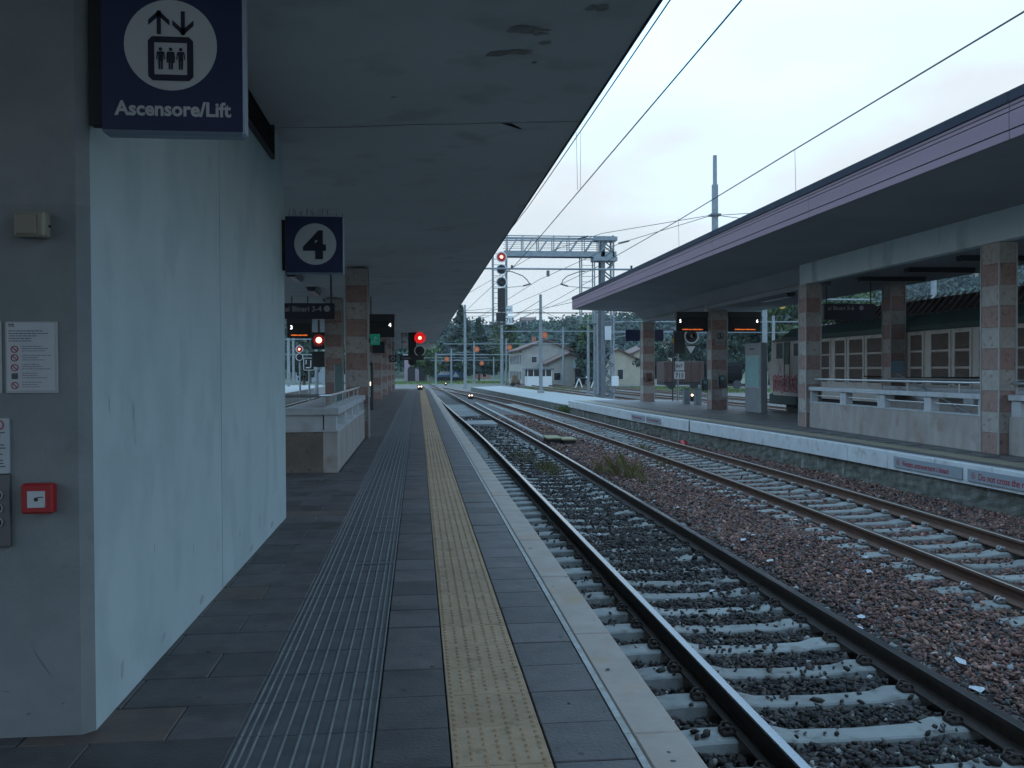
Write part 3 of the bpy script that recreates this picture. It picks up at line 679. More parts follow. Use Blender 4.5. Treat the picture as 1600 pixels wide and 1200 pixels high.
while yy < 45.3:
    y1 = min(yy + 1.5, 45.7); mb = MB(); g = .012 if abs(yy - 27) > .6 else .14
    A = [(float(pe2(yy + g)), yy + g), (float(pe2(y1)), y1)]
    V = [(A[0][0], A[0][1], -.33), (A[1][0], A[1][1], -.33), (A[1][0], A[1][1], -.015), (A[0][0], A[0][1], -.015),
         (A[0][0] + .015, A[0][1], 0), (A[1][0] + .015, A[1][1], 0), (A[1][0] + .13, A[1][1], 0), (A[0][0] + .13, A[0][1], 0), (A[0][0] + .13, A[0][1], -.33), (A[1][0] + .13, A[1][1], -.33)]
    mb.add(V, [(0, 3, 2, 1), (3, 4, 5, 2), (4, 7, 6, 5), (0, 1, 9, 8), (0, 8, 7, 4, 3), (1, 2, 5, 6, 9)])
    mb.build('coping_block', coping_m, p2)
    if g > .1: mb = MB(); mb.box(A[0][0] + .03, yy - .01, -.33, A[0][0] + .1, A[0][1] + .01, -.01); mb.build('gap_shade', black_m, p2)  # black block added in the open gap to paint its shade
    mb = MB(); mb.add([(A[0][0] + .5, yy + .004, -.008), (A[0][0] + .94, yy + .004, -.008), (A[1][0] + .94, y1 - .004, -.008), (A[1][0] + .5, y1 - .004, -.008)], [(0, 1, 2, 3)])
    mb.build('tactile_strip', mat('worn_yellow_strip', (.30, .25, .17), .8, (.36, .31, .22), 3), p2); yy += 1.5
# rough wall below the coping
def wall_strip(ysx, fx, z0, z1, name, m, parent, amp=.012, nz=8):
    V = []; yq = np.arange(ysx[0], ysx[1], .22)
    for y in yq:
        for k in range(nz + 1):
            z = z0 + (z1 - z0) * k / nz
            V.append((float(fx(y)) + .055 + random.uniform(-amp, amp) * (1 if k < nz else 0) + (.02 * math.sin(y * 1.1) if k < nz else 0), y, z - (.02 * random.random() if k == nz else 0)))
    F = []
    for i in range(len(yq) - 1):
        for k in range(nz): a = i * (nz + 1) + k; F.append((a, a + nz + 1, a + nz + 2, a + 1))
    b = MB(); b.v = V; b.f = [f[::-1] for f in F]; b.mi = [0] * len(F); return b.build(name, m, parent)
wall_strip((5, 45.7), pe2, -.95, -.32, 'platform_wall', mossy_m, p2)
# low old platform beyond
lowp = thing('low_platform', 'low pale concrete platform beyond the end of the far platform', 'platform', kind='structure')
LF = [(7.75, 45.8), (7.3, 58), (6.7, 74), (6.25, 86), (5.6, 98)]; LBk = [(12.5, 45.8), (11.9, 58), (11.0, 74), (10.2, 90), (9.4, 104)]
mb = MB()
for i in range(4):
    a, b = LF[i], LF[i + 1]; c, d_ = LBk[i], LBk[i + 1]
    mb.add([(a[0], a[1], -.3), (c[0], c[1], -.3), (d_[0], d_[1], -.3), (b[0], b[1], -.3), (a[0], a[1], -.9), (b[0], b[1], -.9)], [(0, 1, 2, 3)], 0)
    mb.add([(a[0], a[1], -.3), (b[0], b[1], -.3), (b[0], b[1], -.9), (a[0], a[1], -.9)], [(0, 1, 2, 3)], 1)
mb.build('slab', [conc_m, mossy_m], lowp)
# ------------------------------------------------------------------ far canopy
can2 = thing('platform_canopy', 'far platform canopy with lilac banded fascia and dark underside', 'canopy')
CY0, CY1 = -48.0, 44.2
mb = MB()
prof = [(7.47, 4.45), (10.46, 4.33), (10.95, 3.93), (14.0, 3.93), (15.0, 4.4)]
for (xa, za), (xb, zb) in zip(prof[:-1], prof[1:]):
    mb.add([(xa, CY0, za), (xb, CY0, zb), (xb, CY1, zb), (xa, CY1, za)], [(0, 3, 2, 1)])
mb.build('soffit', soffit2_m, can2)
mb = MB(); mb.add([(7.6, CY0, 4.98), (15, CY0, 5.02), (15, CY1, 5.02), (7.6, CY1, 4.98)], [(0, 1, 2, 3)])
mb.poly([(15, CY1 - .02, 4.4), (14, CY1 - .02, 3.93), (10.95, CY1 - .02, 3.93), (10.46, CY1 - .02, 4.33), (7.5, CY1 - .02, 4.45), (7.5, CY1 - .02, 4.98), (15, CY1 - .02, 5.0)], (0, .02, 0))
mb.build('roof', cap_m, can2)
mb = MB(); mb.box(15, CY0, 4.38, 15.05, CY1, 5.03); mb.build('rear_fascia', fasc_m, can2)
mb = MB(); mb.box(7.475, CY0, 4.46, 7.52, CY1 - .03, 4.95); mb.build('fascia_backing', fasc_dark, can2)
segs = [-48, -40, -32, -24, -16, -8, -1.6, 4.8, 11.0, 17.0, 22.8, 27.2, 31.5, 36, 40, 44.2]
for a, b in zip(segs[:-1], segs[1:]):
    for z0, z1, dx in ((4.44, 4.553, .006), (4.565, 4.785, 0), (4.797, 4.905, .004)):
        mb = MB(); mb.cbox(7.45 + dx, a + .006, z0, 7.474, b - .006, z1, .003); mb.build('fascia_board', fasc_m, can2)
    mb = MB(); mb.cbox(7.435, a + .004, 4.905, 7.62, b - .004, 5.055, .01); mb.build('flashing', cap_m, can2)
mb = MB(); mb.cbox(10.27, -4, 3.80, 10.49, 24.02, 4.36, .01); mb.build('white_beam', beam_m, can2)
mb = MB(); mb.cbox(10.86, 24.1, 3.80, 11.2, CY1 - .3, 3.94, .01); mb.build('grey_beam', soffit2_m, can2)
lamp2 = 'strip lamps under the far canopy'
def striplamp(x, y, z, L, along, label, group):
    t = T('strip_lamp', label, 'lamp', (x, y, z), group); mb = MB()
    if along == 'x':
        mb.poly([(x - L / 2, y - .14, z), (x - L / 2, y + .14, z), (x - L / 2, y + .09, z - .11), (x - L / 2, y - .09, z - .11)], (L, 0, 0)); t.p(mb, 'housing', dark_m)
        mb = MB(); mb.box(x - L / 2 + .05, y - .07, z - .118, x + L / 2 - .05, y + .07, z - .111); t.p(mb, 'diffuser', mat('lamp_diffuser', (.25, .25, .24), .4))
    else:
        mb.poly([(x - .14, y - L / 2, z), (x + .14, y - L / 2, z), (x + .09, y - L / 2, z - .11), (x - .09, y - L / 2, z - .11)], (0, L, 0)); t.p(mb, 'housing', dark_m)
        mb = MB(); mb.box(x - .07, y - L / 2 + .05, z - .118, x + .07, y + L / 2 - .05, z - .111); t.p(mb, 'diffuser', mat('lamp_diffuser2', (.5, .5, .48), .3))
striplamp(12.3, 22.95, 3.925, 1.75, 'x', 'dark strip lamp above the column behind the parapet', lamp2)
striplamp(12.35, 20.8, 3.925, 1.65, 'x', 'middle dark strip lamp left of the nearest far column', lamp2)
striplamp(12.3, 18.5, 3.925, 1.75, 'x', 'dark strip lamp passing behind the nearest far column', lamp2)
striplamp(10.98, 27.4, 3.79, 2.2, 'y', 'long dark lamp on the canopy beam beyond the white beam end', lamp2)
lampl = 'strip lamps under the left canopy'
striplamp(-3.02, 23.3, 3.925, 1.5, 'y', 'strip lamp right behind the blue number 4 plate', lampl)
striplamp(-3.0, 27.4, 3.925, 1.6, 'y', 'strip lamp just above the Binari 3-4 sign', lampl)
striplamp(-3.0, 31.9, 3.925, 1.6, 'y', 'farther strip lamp next to the rod of the Binari 3-4 sign', lampl)
column(10.27, 15.42, .36, .56, 3.797, 'nearest pink and grey column of the far platform, at the parapet end', 21, G2)
column(10.2, 23.45, .44, .5, 3.797, 'column at the far end of the stair parapet under the white beam', 22, G2)
column(11.1, 34.1, .64, .55, 3.80, 'column carrying the no crossing notice and payphone', 23, G2)
column(10.75, 43.4, .58, .55, 3.80, 'farthest column of the far platform with a dark red box', 24, G2)
column(12.95, 24.2, .45, .5, 3.925, 'column behind the parapet with a light blue sheet', 25, G2)
column(12.95, 15.8, .45, .5, 3.925, 'column half hidden at the right edge behind the nearest column', 26, G2)
PB2 = (10.29, 16.0, 0)
par2 = thing('stair_parapet', 'stone stair parapet with metal handrail on the far platform', 'parapet', PB2)
para_wall(par2, PB2, 10.30, 15.98, 10.52, 23.45, .68, .97, 1.07, [(16.1, 17.68), (17.94, 19.55), (19.87, 21.42), (21.72, 23.35)], 'y')
para_wall(par2, PB2, 12.75, 15.98, 12.93, 24.2, .68, .97, 1.07, [(16.1, 18.1), (18.5, 20.1), (20.5, 22.1), (22.5, 23.9)], 'y')
mb = MB(); mb.tube([(10.38, 15.98, 1.27), (10.38, 23.3, 1.27)], .026, 8); rel(mb, 'handrail', alu_m, par2, PB2)
mb = MB(); mb.tube([(12.84, 15.98, 1.27), (12.84, 24, 1.27)], .026, 8); rel(mb, 'handrail', alu_m, par2, PB2)
for yy in (16.8, 18.7, 20.6, 22.5):
    mb = MB(); mb.tube([(10.38, yy, 1.06), (10.38, yy, 1.26)], .012, 6); rel(mb, 'rail_bracket', alu_m, par2, PB2)
for dz in (0, .35):
    mb = MB(); mb.tube([(12.6, 16.2, -.9 + dz), (12.6, 23.2, 1.05 + dz)], .02, 6); rel(mb, 'stair_handrail', alu_m, par2, PB2)
column_wall = T('stair_parapet', 'short stone parapet continuing right of the nearest far column', 'parapet', (10.5, 8, 0))
mb = MB(); mb.cbox(10.45, 8, 0, 10.63, 15.4, .68, .006); column_wall.p(mb, 'base_wall', travert)
mb = MB(); mb.cbox(10.43, 8, .97, 10.65, 15.4, 1.07, .006); column_wall.p(mb, 'cap', pcap_m)
mb = MB(); mb.tube([(10.54, 8, 1.27), (10.54, 15.4, 1.27)], .026, 8); column_wall.p(mb, 'handrail', alu_m)
for yy in (9.5, 11.5, 13.5, 15.1):
    mb = MB(); mb.cbox(10.47, yy, .68, 10.61, yy + .26, .97); column_wall.p(mb, 'post', pcap_m)
# ------------------------------------------------------------------ blue signs
def bluesign(x0, x1, z0, z1, y, label, bracket=True):
    t = T('blue_sign', label, 'sign', (x0, y, z0))
    mb = MB(); mb.cbox(x0, y, z0, x1, y + .09, z1, .012); t.p(mb, 'sign_case', signedge)
    mb = MB(); mb.box(x0 + .004, y - .003, z0 + .016, x1 - .008, y - .0005, z1 - .006); t.p(mb, 'sign_face', signblue)
    if bracket:
        mb = MB(); mb.box(x0 - .055, y + .02, z0 + .04, x0 - .002, y + .08, z1 - .04); t.p(mb, 'wall_bracket', black_m)
    return t
t = bluesign(-1.335, -.738, 2.575, 3.2, 4.10, 'dark blue lift sign with white pictogram fixed to the plaster wall')
cx, cz, r = -1.045, 2.955, .193; yf = 4.0965
mb = MB(); mb.disc((cx, yf - .001, cz), r, 48, 'y', .0015); t.p(mb, 'white_disc', signgrey)
yf -= .0016; mb = MB(); D = (0, -.0012, 0)
def pl(pts, m=mb): m.poly([(cx + a, yf, cz + b) for a, b in pts], D)
w, z0, z1 = .0085, .045, .145
pl([(-.048 - w, z0), (-.048 + w, z0), (-.048 + w, z1), (-.048 - w, z1)])
pl([(-.048, .147), (-.092, .105), (-.092, .083), (-.048, .122)]); pl([(-.048, .147), (-.048, .122), (-.004, .083), (-.004, .105)])
pl([(.052 - w, z0), (.052 + w, z0), (.052 + w, z1), (.052 - w, z1)])
pl([(.052, .043), (.008, .085), (.008, .107), (.052, .068)]); pl([(.052, .043), (.052, .068), (.096, .107), (.096, .085)])
t.p(mb, 'lift_arrows', signblue_d)
mb = MB(); o_, i_ = .094, .068; zc = -.058; rr = .018
def pl2(pts): mb.poly([(cx + a, yf, cz + b) for a, b in pts], D)
pl2([(-o_, zc - o_ + rr), (-o_ + rr, zc - o_), (-i_, zc - o_), (-i_, zc + o_), (-o_ + rr, zc + o_), (-o_, zc + o_ - rr)])
pl2([(i_, zc - o_), (o_ - rr, zc - o_), (o_, zc - o_ + rr), (o_, zc + o_ - rr), (o_ - rr, zc + o_), (i_, zc + o_)])
pl2([(-i_, zc - o_), (i_, zc - o_), (i_, zc - i_), (-i_, zc - i_)]); pl2([(-i_, zc + i_), (i_, zc + i_), (i_, zc + o_), (-i_, zc + o_)])
t.p(mb, 'lift_cabin_symbol', signblue_d)
for k, (fx, skirt) in enumerate(((-.042, 0), (0, 1), (.042, 0))):
    mb = MB(); mb.disc((cx + fx, yf - .0012, cz - .018), .0075, 14, 'y', .0012)
    q = lambda pts: mb.poly([(cx + fx + a, yf, cz + b) for a, b in pts], D)
    if skirt: q([(-.010, -.028), (.010, -.028), (.018, -.075), (-.018, -.075)])
    else: q([(-.010, -.028), (.010, -.028), (.010, -.068), (-.010, -.068)])
    q([(-.010, -.028), (-.0105, -.036), (-.015, -.062), (-.019, -.062), (-.0155, -.030)]); q([(.010, -.028), (.0155, -.030), (.019, -.062), (.015, -.062), (.0105, -.036)])
    b0 = -.075 if skirt else -.068
    q([(-.0095, b0), (-.001, b0), (-.0015, -.104), (-.0085, -.104)]); q([(.001, b0), (.0095, b0), (.0085, -.104), (.0015, -.104)])
    t.p(mb, 'passenger_symbol', signblue_d)
t.text('Ascensore/Lift', .084, signgrey, (-1.037, 4.0962, 2.655), bold=.030, sx=.975, ext=.0006)
t = bluesign(-1.365, -.765, 2.565, 3.165, 9.78, 'dark blue plate with a number 4 in a pale disc')
mb = MB(); mb.disc((-1.055, 9.7755, 2.875), .215, 48, 'y', .0015); t.p(mb, 'white_disc', signgrey)
t.text('4', .385, signblue_d, (-1.06, 9.774, 2.735), bold=.045, sx=1.12, ext=.0008)
mb = MB()
for k in range(34):
    x = -1.33 + k * .017; mb.tube([(x, 9.8, 3.16), (x + random.uniform(-.03, .03), 9.8 + random.uniform(-.02, .02), 3.2 + random.random() * .055)], .0018, 3)
tag(t.p(mb, 'pigeon_spikes', dark_m), kind='stuff')
# ------------------------------------------------------------------ things on the lift block front
Yw = 4.1
t = T('junction_box', 'beige plastic box high on the shaded front wall', 'box', (-1.6, Yw, 2.12))
mb = MB(); mb.cbox(-1.667, Yw - .075, 2.122, -1.545, Yw, 2.228, .008); t.p(mb, 'box_body', beige_box)
mb = MB(); mb.cbox(-1.657, Yw - .085, 2.132, -1.575, Yw - .0755, 2.218, .004); t.p(mb, 'box_cover', mat('beige_cover', (.28, .26, .20), .55))
mb = MB(); mb.disc((-1.541, Yw - .03, 2.172), .005, 10, 'y', .01); t.p(mb, 'screw', black_m)
def poster(x0, x1, z0, z1, label, icons, seed):
    t = T('poster', label, 'notice', (x0, Yw, z0)); rr = random.Random(seed)
    mb = MB(); mb.cbox(x0, Yw - .006, z0, x1, Yw, z1, .002); t.p(mb, 'sleeve', mat('clear_sleeve', (.42, .45, .47), .25))
    mb = MB(); mb.box(x0 + .008, Yw - .0072, z0 + .012, x1 - .012, Yw - .0062, z1 - .006); t.p(mb, 'sheet', paper_m)
    ww = x1 - x0; hh = z1 - z0; X = lambda a: x0 + ww * a; Zz = lambda b: z1 - hh * b; y = Yw - .0076
    mb = MB()
    def ln(a, b, c, th=.006):
        q = a
        while q < b - .01:
            e = min(q + rr.uniform(.02, .09), b); mb.box(X(q), y - .0003, Zz(c) - hh * th, X(e), y, Zz(c) + hh * th); q = e + .012
    for c, e, th in ((.04, .17, .011), (.065, .2, .006), (.13, .72, .006), (.165, .82, .006), (.20, .62, .006), (.235, .50, .006), (.27, .50, .006)): ln(.07, e, c, th)
    for k in range(5):
        for q in range(3): ln(.32, rr.uniform(.6, .88), .345 + k * .125 + q * .032, .004)
    t.p(mb, 'printed_lines', ink_m)
    if icons:
        for k, c in enumerate((.385, .505, .64, .89)):
            mb = MB(); mb.disc((X(.18), y - .001, Zz(c)), .0155, 20, 'y', .001, rin=.0115)
            mb.poly([(X(.18) - .011, y - .0006, Zz(c) + .008), (X(.18) - .008, y - .0006, Zz(c) + .011), (X(.18) + .011, y - .0006, Zz(c) - .008), (X(.18) + .008, y - .0006, Zz(c) - .011)], (0, -.0004, 0))
            t.p(mb, 'prohibition_symbol', inkred)
        mb = MB(); mb.box(X(.12), y - .0006, Zz(.80), X(.24), y, Zz(.72)); t.p(mb, 'black_symbol', ink_m)
poster(-1.735, -1.522, 1.468, 1.772, 'laminated white notice with red prohibition symbols on the shaded front wall', True, 3)
poster(-1.965, -1.75, 1.468, 1.772, 'laminated notice cut off by the left edge, beside the one with symbols', False, 4)
t = T('lift_call_panel', 'steel lift call panel at the left edge under a white notice', 'control panel', (-1.8, Yw, .82))
mb = MB(); mb.cbox(-1.90, Yw - .02, .818, -1.718, Yw, 1.128, .004); t.p(mb, 'steel_plate', steel_p)
for z in (1.04, .985, .925):
    mb = MB(); mb.disc((-1.765, Yw - .026, z), .017, 20, 'y', .008); q = t.p(mb, 'call_button', black_m)
    mb = MB(); mb.disc((-1.765, Yw - .028, z), .021, 20, 'y', .008, rin=.017); t.p(mb, 'button_ring', alu_m)
t = T('notice', 'small white notice with a red symbol above the lift call panel', 'notice', (-1.8, Yw, 1.13))
mb = MB(); mb.box(-1.92, Yw - .012, 1.13, -1.722, Yw, 1.362); t.p(mb, 'sheet', paper_m)
mb = MB(); mb.disc((-1.762, Yw - .0135, 1.335), .022, 20, 'y', .001, rin=.016); t.p(mb, 'prohibition_symbol', inkred)
mb = MB()
for k in range(12): mb.box(-1.90, Yw - .0128, 1.30 - k * .013, -1.735 - random.random() * .03, Yw - .0122, 1.305 - k * .013)
t.p(mb, 'printed_lines', ink_m)
t = T('fire_alarm', 'red fire alarm call point on the shaded front wall', 'fire alarm', (-1.6, Yw, .96))
mb = MB(); mb.cbox(-1.661, Yw - .055, .962, -1.533, Yw, 1.088, .008); t.p(mb, 'red_case', redbox)
mb = MB(); mb.cbox(-1.634, Yw - .057, .988, -1.562, Yw - .0545, 1.058, .001); t.p(mb, 'white_glass', paper_m)
mb = MB(); mb.disc((-1.598, Yw - .0585, 1.023), .0085, 16, 'y', .0015); mb.box(-1.592, Yw - .0578, 1.03, -1.57, Yw - .0572, 1.034); t.p(mb, 'press_point', black_m)
# ------------------------------------------------------------------ hanging displays and signs, left
def display(x0, x1, z0, z1, y, num, numside, led, label, rods=(), ztop=3.93):
    t = T('departure_display', label, 'display', (x0, y, z0))
    mb = MB(); mb.cbox(x0, y, z0, x1, y + .18, z1, .01); t.p(mb, 'case', black_m)
    h = z1 - z0
    mb = MB(); mb.cbox(x0 - .01, y - .015, z1 - h * .28, x1 + .01, y + .195, z1 + .01, .008); t.p(mb, 'hood', dark_m)
    s_ = .17; nx = x0 + .14 if numside == 'l' else x1 - .14
    t.text(num, s_, num_e, (nx, y - .002, z1 - h * .28 - .19), bold=.02)
    if led:
        t.text(led, .045, led_e, ((x0 + x1) / 2, y - .002, z0 + .07), sx=min(1.6, (x1 - x0 - .1) / (len(led) * .033)), bold=.03)
    for x in rods:
        mb = MB(); mb.tube([(x, y + .09, z1), (x, y + .09, ztop)], .018, 8); t.p(mb, 'hanger_rod', dark_m)
display(-1.55, -.75, 2.62, 3.35, 30.0, '4', 'r', None, 'dark departure display with a lit 4 beside the row of left columns', (-1.5,))
display(-4.15, -3.38, 2.60, 3.25, 30.0, '3', 'l', 'ATTENZIONE AL TRENO IN TRANSITO', 'dark departure display with a lit 3 and amber text', (-4.0, -3.5))
display(9.80, 11.02, 2.97, 3.72, 34.25, '5', 'l', 'ATTENTI ALLA LINEA GIALLA', 'dark departure display with a lit 5 left of the payphone column', ())
display(11.86, 13.1, 2.97, 3.72, 34.25, '6', 'r', 'ATTENTI ALLA LINEA GIALLA', 'dark departure display with a lit 6 right of the payphone column', ())
def textsign(x0, x1, z0, z1, y, body, size, label, rods, ztop, align='LEFT', dim=signgrey, face=signblue_d, tz=None, disc=False, tx=None):
    t = T('hanging_sign', label, 'sign', (x0, y, z0))
    mb = MB(); mb.cbox(x0, y, z0, x1, y + .1, z1, .008); t.p(mb, 'sign_board', face)
    if body: t.text(body, size, dim, (tx if tx is not None else x0 + .1, y - .002, tz or z1 - size * 1.1), align=align, bold=.02)
    if disc: mb = MB(); mb.disc((x1 - (x1 - x0) * .27 if tx is None else x1 - .17, y - .003, (tz or z1 - size * 1.1) + size * .36), size * .42, 20, 'y', .002); t.p(mb, 'symbol_disc', dim)
    for x in rods:
        mb = MB(); mb.tube([(x, y + .05, z1), (x, y + .05, ztop)], .02, 8); t.p(mb, 'hanger_rod', dark_m)
    return t
dimw = mat('dim_lettering', (.22, .23, .25), .6)
textsign(-3.75, -1.90, 2.74, 3.10, 21.5, 'ai Binari 3-4', .17, 'dark hanging sign reading ai Binari 3-4 under the left canopy', (-1.98, -3.6), 3.93, dim=mat('dim_lettering2', (.34, .35, .37), .6), disc=True, tx=-2.19, align='RIGHT')
textsign(11.05, 12.50, 2.88, 3.32, 24.2, 'ai Binari 5-6', .155, 'dark blue hanging sign reading ai Binari 5-6 above the stairs', (11.13, 12.4), 3.93, dim=mat('sign_lettering', (.38, .39, .42), .6), disc=True)
textsign(-1.92, -1.40, 2.28, 2.78, 39.6, '', .1, 'small dark blue sign projecting from a left column below the lit 4', (), 3.9)
t = textsign(-1.50, -1.12, 1.98, 2.34, 49.0, '', .1, 'small dark plate with a pale 4 hanging low past the displays', (-1.3,), 3.9, face=black_m)
mb = MB(); mb.disc((-1.31, 48.998, 2.16), .13, 24, 'y', .001); t.p(mb, 'white_disc', dimw); t.text('4', .22, black_m, (-1.31, 48.996, 2.08), bold=.03)
textsign(-1.15, .38, 2.19, 2.50, 59.4, 'Vicenza', .19, 'long dark station name sign under the hanging red signal', (-1.0,), 3.9, dim=dimw, face=black_m, tz=2.27)
t = T('platform_name_board', 'dark blue board passing behind the farthest right column', 'sign', (10.1, 44.5, 2.93))
mb = MB(); mb.cbox(10.15, 44.45, 2.93, 12.05, 44.53, 3.5, .01); t.p(mb, 'board', signblue)
mb = MB(); mb.tube([(10.18, 44.5, 2.9), (10.18, 44.5, 4.0)], .025, 8); t.p(mb, 'hanger_rod', galv_m); mb = MB(); mb.tube([(11.9, 44.5, 3.5), (11.9, 44.5, 3.93)], .025, 8); t.p(mb, 'hanger_rod', galv_m)
t = T('exit_sign', 'green exit sign with a white running figure fixed to the left column', 'sign', (-1.1, 22, 2.15))
mb = MB(); mb.cbox(-1.115, 21.9, 2.15, -.885, 21.93, 2.41, .004); t.p(mb, 'sign_panel', green_m)
mb = MB(); y = 21.898; mb.disc((-.985, y, 2.335), .018, 14, 'y', .001)
for pts in ([(-1.0, 2.315), (-.985, 2.32), (-1.01, 2.25), (-1.03, 2.255)], [(-1.01, 2.25), (-.97, 2.235), (-.965, 2.222), (-1.03, 2.245)], [(-1.03, 2.26), (-1.075, 2.215), (-1.09, 2.22), (-1.03, 2.275)], [(-.99, 2.31), (-.94, 2.285), (-.94, 2.297), (-.985, 2.322)], [(-1.10, 2.19), (-.90, 2.205), (-.90, 2.213), (-1.10, 2.198)]):
    mb.poly([(a, y, b) for a, b in pts], (0, -.001, 0))
t.p(mb, 'running_figure', white_m)
mb = MB(); mb.box(-1.121, 21.55, 2.2, -1.10, 21.9, 2.3); t.p(mb, 'wall_bracket', dark_m)
# ------------------------------------------------------------------ signals
def signal_head(t, discs, r, y, box, lit):
    """discs: list of (x,z); box rect x0,x1,z0,z1"""
    mb = MB(); mb.cbox(box[0], y + .05, box[2], box[1], y + .3, box[3], .02); t.p(mb, 'signal_case', black_m)
    for k, (x, z) in enumerate(discs):
        mb = MB(); mb.disc((x, y, z), r * .86, 32, 'y', .04); dk = t.p(mb, 'signal_target', (redd_e if lit[k] == 2 else redk_m) if k in lit else black_m)
        mb = MB(); mb.disc((x, y - .012, z), r, 32, 'y', .05, rin=r * .84); t.p(mb, 'target_ring', redd_e if (k in lit and lit[k] == 2) else ring_m)
        mb = MB(); mb.disc((x, y - .03, z), r * .30, 20, 'y', .03); t.p(mb, 'lamp', redc_e if k in lit else lens_m)
        mb = MB(); mb.tube([(x, y - .25, z), (x, y + .0, z)], r * .36, 14, 0, cap=False); t.p(mb, 'lamp_hood', black_m)
def plate(t, x0, x1, z0, z1, y, body, size, name='number_plate'):
    mb = MB(); mb.cbox(x0, y, z0, x1, y + .02, z1, .004); t.p(mb, name, white_m)
    t.text(body, size, black_m, ((x0 + x1) / 2, y - .002, (z0 + z1) / 2 - size * .36), bold=.02, sx=.95)
t = T('hanging_signal', 'two disc signal with a bright red light hanging under the left canopy', 'railway signal', (0, 60, 1.9))
signal_head(t, [(.14, 3.63), (.13, 2.80)], .36, 60, (-.62, -.10, 1.95, 4.02), {0: 2})
plate(t, -1.10, -.66, 3.66, 4.05, 60.1, '715', .30); plate(t, -1.10, -.66, 3.15, 3.6, 60.1, 'INT.', .2)
mb = MB(); mb.box(-.45, 60.1, 2.4, .3, 60.25, 2.5); t.p(mb, 'bracket', black_m)
mb = MB(); mb.cbox(-.55, 59.9, 1.85, -.2, 60.3, 2.3, .03); t.p(mb, 'lower_lamp_case', black_m)
# left background signals seen through the opening
def ground(px): pass
t = T('hanging_signal', 'square cased signal glowing red left of the second column row', 'railway signal', (-5.0, 44, 2.3))
mb = MB(); mb.cbox(-4.98, 44, 2.55, -4.34, 44.4, 3.35, .02); t.p(mb, 'signal_case', black_m)
mb = MB(); mb.disc((-4.62, 43.98, 2.98), .14, 20, 'y', .03); t.p(mb, 'lamp', redc_e)
mb = MB(); mb.disc((-4.62, 43.99, 2.98), .28, 24, 'y', .02); t.p(mb, 'red_target', redk_m)
mb = MB(); mb.cbox(-4.95, 44, 1.72, -4.32, 44.3, 2.45, .02); t.p(mb, 'lower_case', black_m)
mb = MB(); mb.tube([(-4.64, 44.2, 3.35), (-4.64, 44.2, 3.93)], .05, 8); t.p(mb, 'hanger', dark_m)
t = T('mast_signal', 'small mast signal with a red and a dark disc seen left of the columns', 'railway signal', (-8.2, 66, -.8))
signal_head(t, [(-8.28, 3.05), (-8.28, 2.5)], .26, 66, (-8.45, -8.1, 2.2, 3.35), {0: 1})
mb = MB(); mb.tube([(-8.28, 66.2, -.85), (-8.28, 66.2, 3.4)], .07, 8); t.p(mb, 'mast', galv_m)
t = T('route_board', 'black square board with a white bent arrow outline left of the columns', 'sign', (-6.9, 58, -.8))
mb = MB(); mb.cbox(-7.05, 58, 1.55, -6.35, 58.05, 2.35, .01); t.p(mb, 'board', black_m)
mb = MB()
for q in ((-7.04, 1.56, -6.36, 1.60), (-7.04, 2.30, -6.36, 2.34), (-7.04, 1.56, -7.0, 2.34), (-6.40, 1.56, -6.36, 2.34), (-6.62, 1.7, -6.56, 2.2), (-6.9, 1.7, -6.56, 1.76), (-6.9, 1.95, -6.84, 2.2), (-6.95, 1.95, -6.84, 2.0)): mb.box(q[0], 57.994, q[1], q[2], 57.999, q[3])
t.p(mb, 'white_marking', white_m)
mb = MB(); mb.tube([(-6.7, 58.1, -.85), (-6.7, 58.1, 1.6)], .06, 8); t.p(mb, 'post', galv_m)
# platform 2 end signal
t = T('mast_signal', 'dark signal with a pale ringed disc and warning triangle behind the 5 display', 'railway signal', (12.6, 44.3, 0))
signal_head(t, [(13.42, 3.16)], .36, 44.3, (12.55, 13.12, 2.3, 3.45), {})
mb = MB(); mb.poly([(13.08, 44.35, 2.72), (13.72, 44.35, 2.72), (13.40, 44.35, 2.2)], (0, .03, 0)); t.p(mb, 'triangle_border', black_m)
mb = MB(); mb.poly([(13.17, 44.345, 2.67), (13.63, 44.345, 2.67), (13.40, 44.345, 2.30)], (0, .004, 0)); t.p(mb, 'triangle_plate', white_m)
plate(t, 12.58, 13.02, 1.48, 1.92, 44.2, 'INT.', .22); plate(t, 12.52, 13.05, 1.06, 1.42, 44.2, '715', .30)
mb = MB(); mb.tube([(12.75, 44.4, -.01), (12.75, 44.4, 2.4)], .05, 8); t.p(mb, 'mast', galv_m)
t = T('thin_post', 'thin dark post with a yellow tag in front of the INT plate', 'post', (12.35, 43.9, 0))
mb = MB(); mb.tube([(12.35, 43.9, 0), (12.35, 43.9, 3.2)], .03, 8); t.p(mb, 'post', dark_m)
mb = MB(); mb.box(12.29, 43.85, 2.82, 12.41, 43.87, 3.05); t.p(mb, 'yellow_tag', mat('tag_yellow', (.5, .33, .03), .5))
for k, (x, y, lb) in enumerate(((11.85, 39.9, 'blue grey cabinet post left of its twin beside the payphone column'), (12.15, 39.2, 'blue grey cabinet post nearest the payphone column'))):
    t = T('cabinet_post', lb, 'cabinet', (x, y, 0), 'cabinet posts on the far platform')
    mb = MB(); mb.cbox(x - .14, y - .14, 0, x + .14, y + .14, .66, .02); t.p(mb, 'cabinet', galv_m)
    mb = MB(); mb.cbox(x - .16, y - .16, .66, x + .16, y + .16, .70, .01); t.p(mb, 'lid', galvd_m)
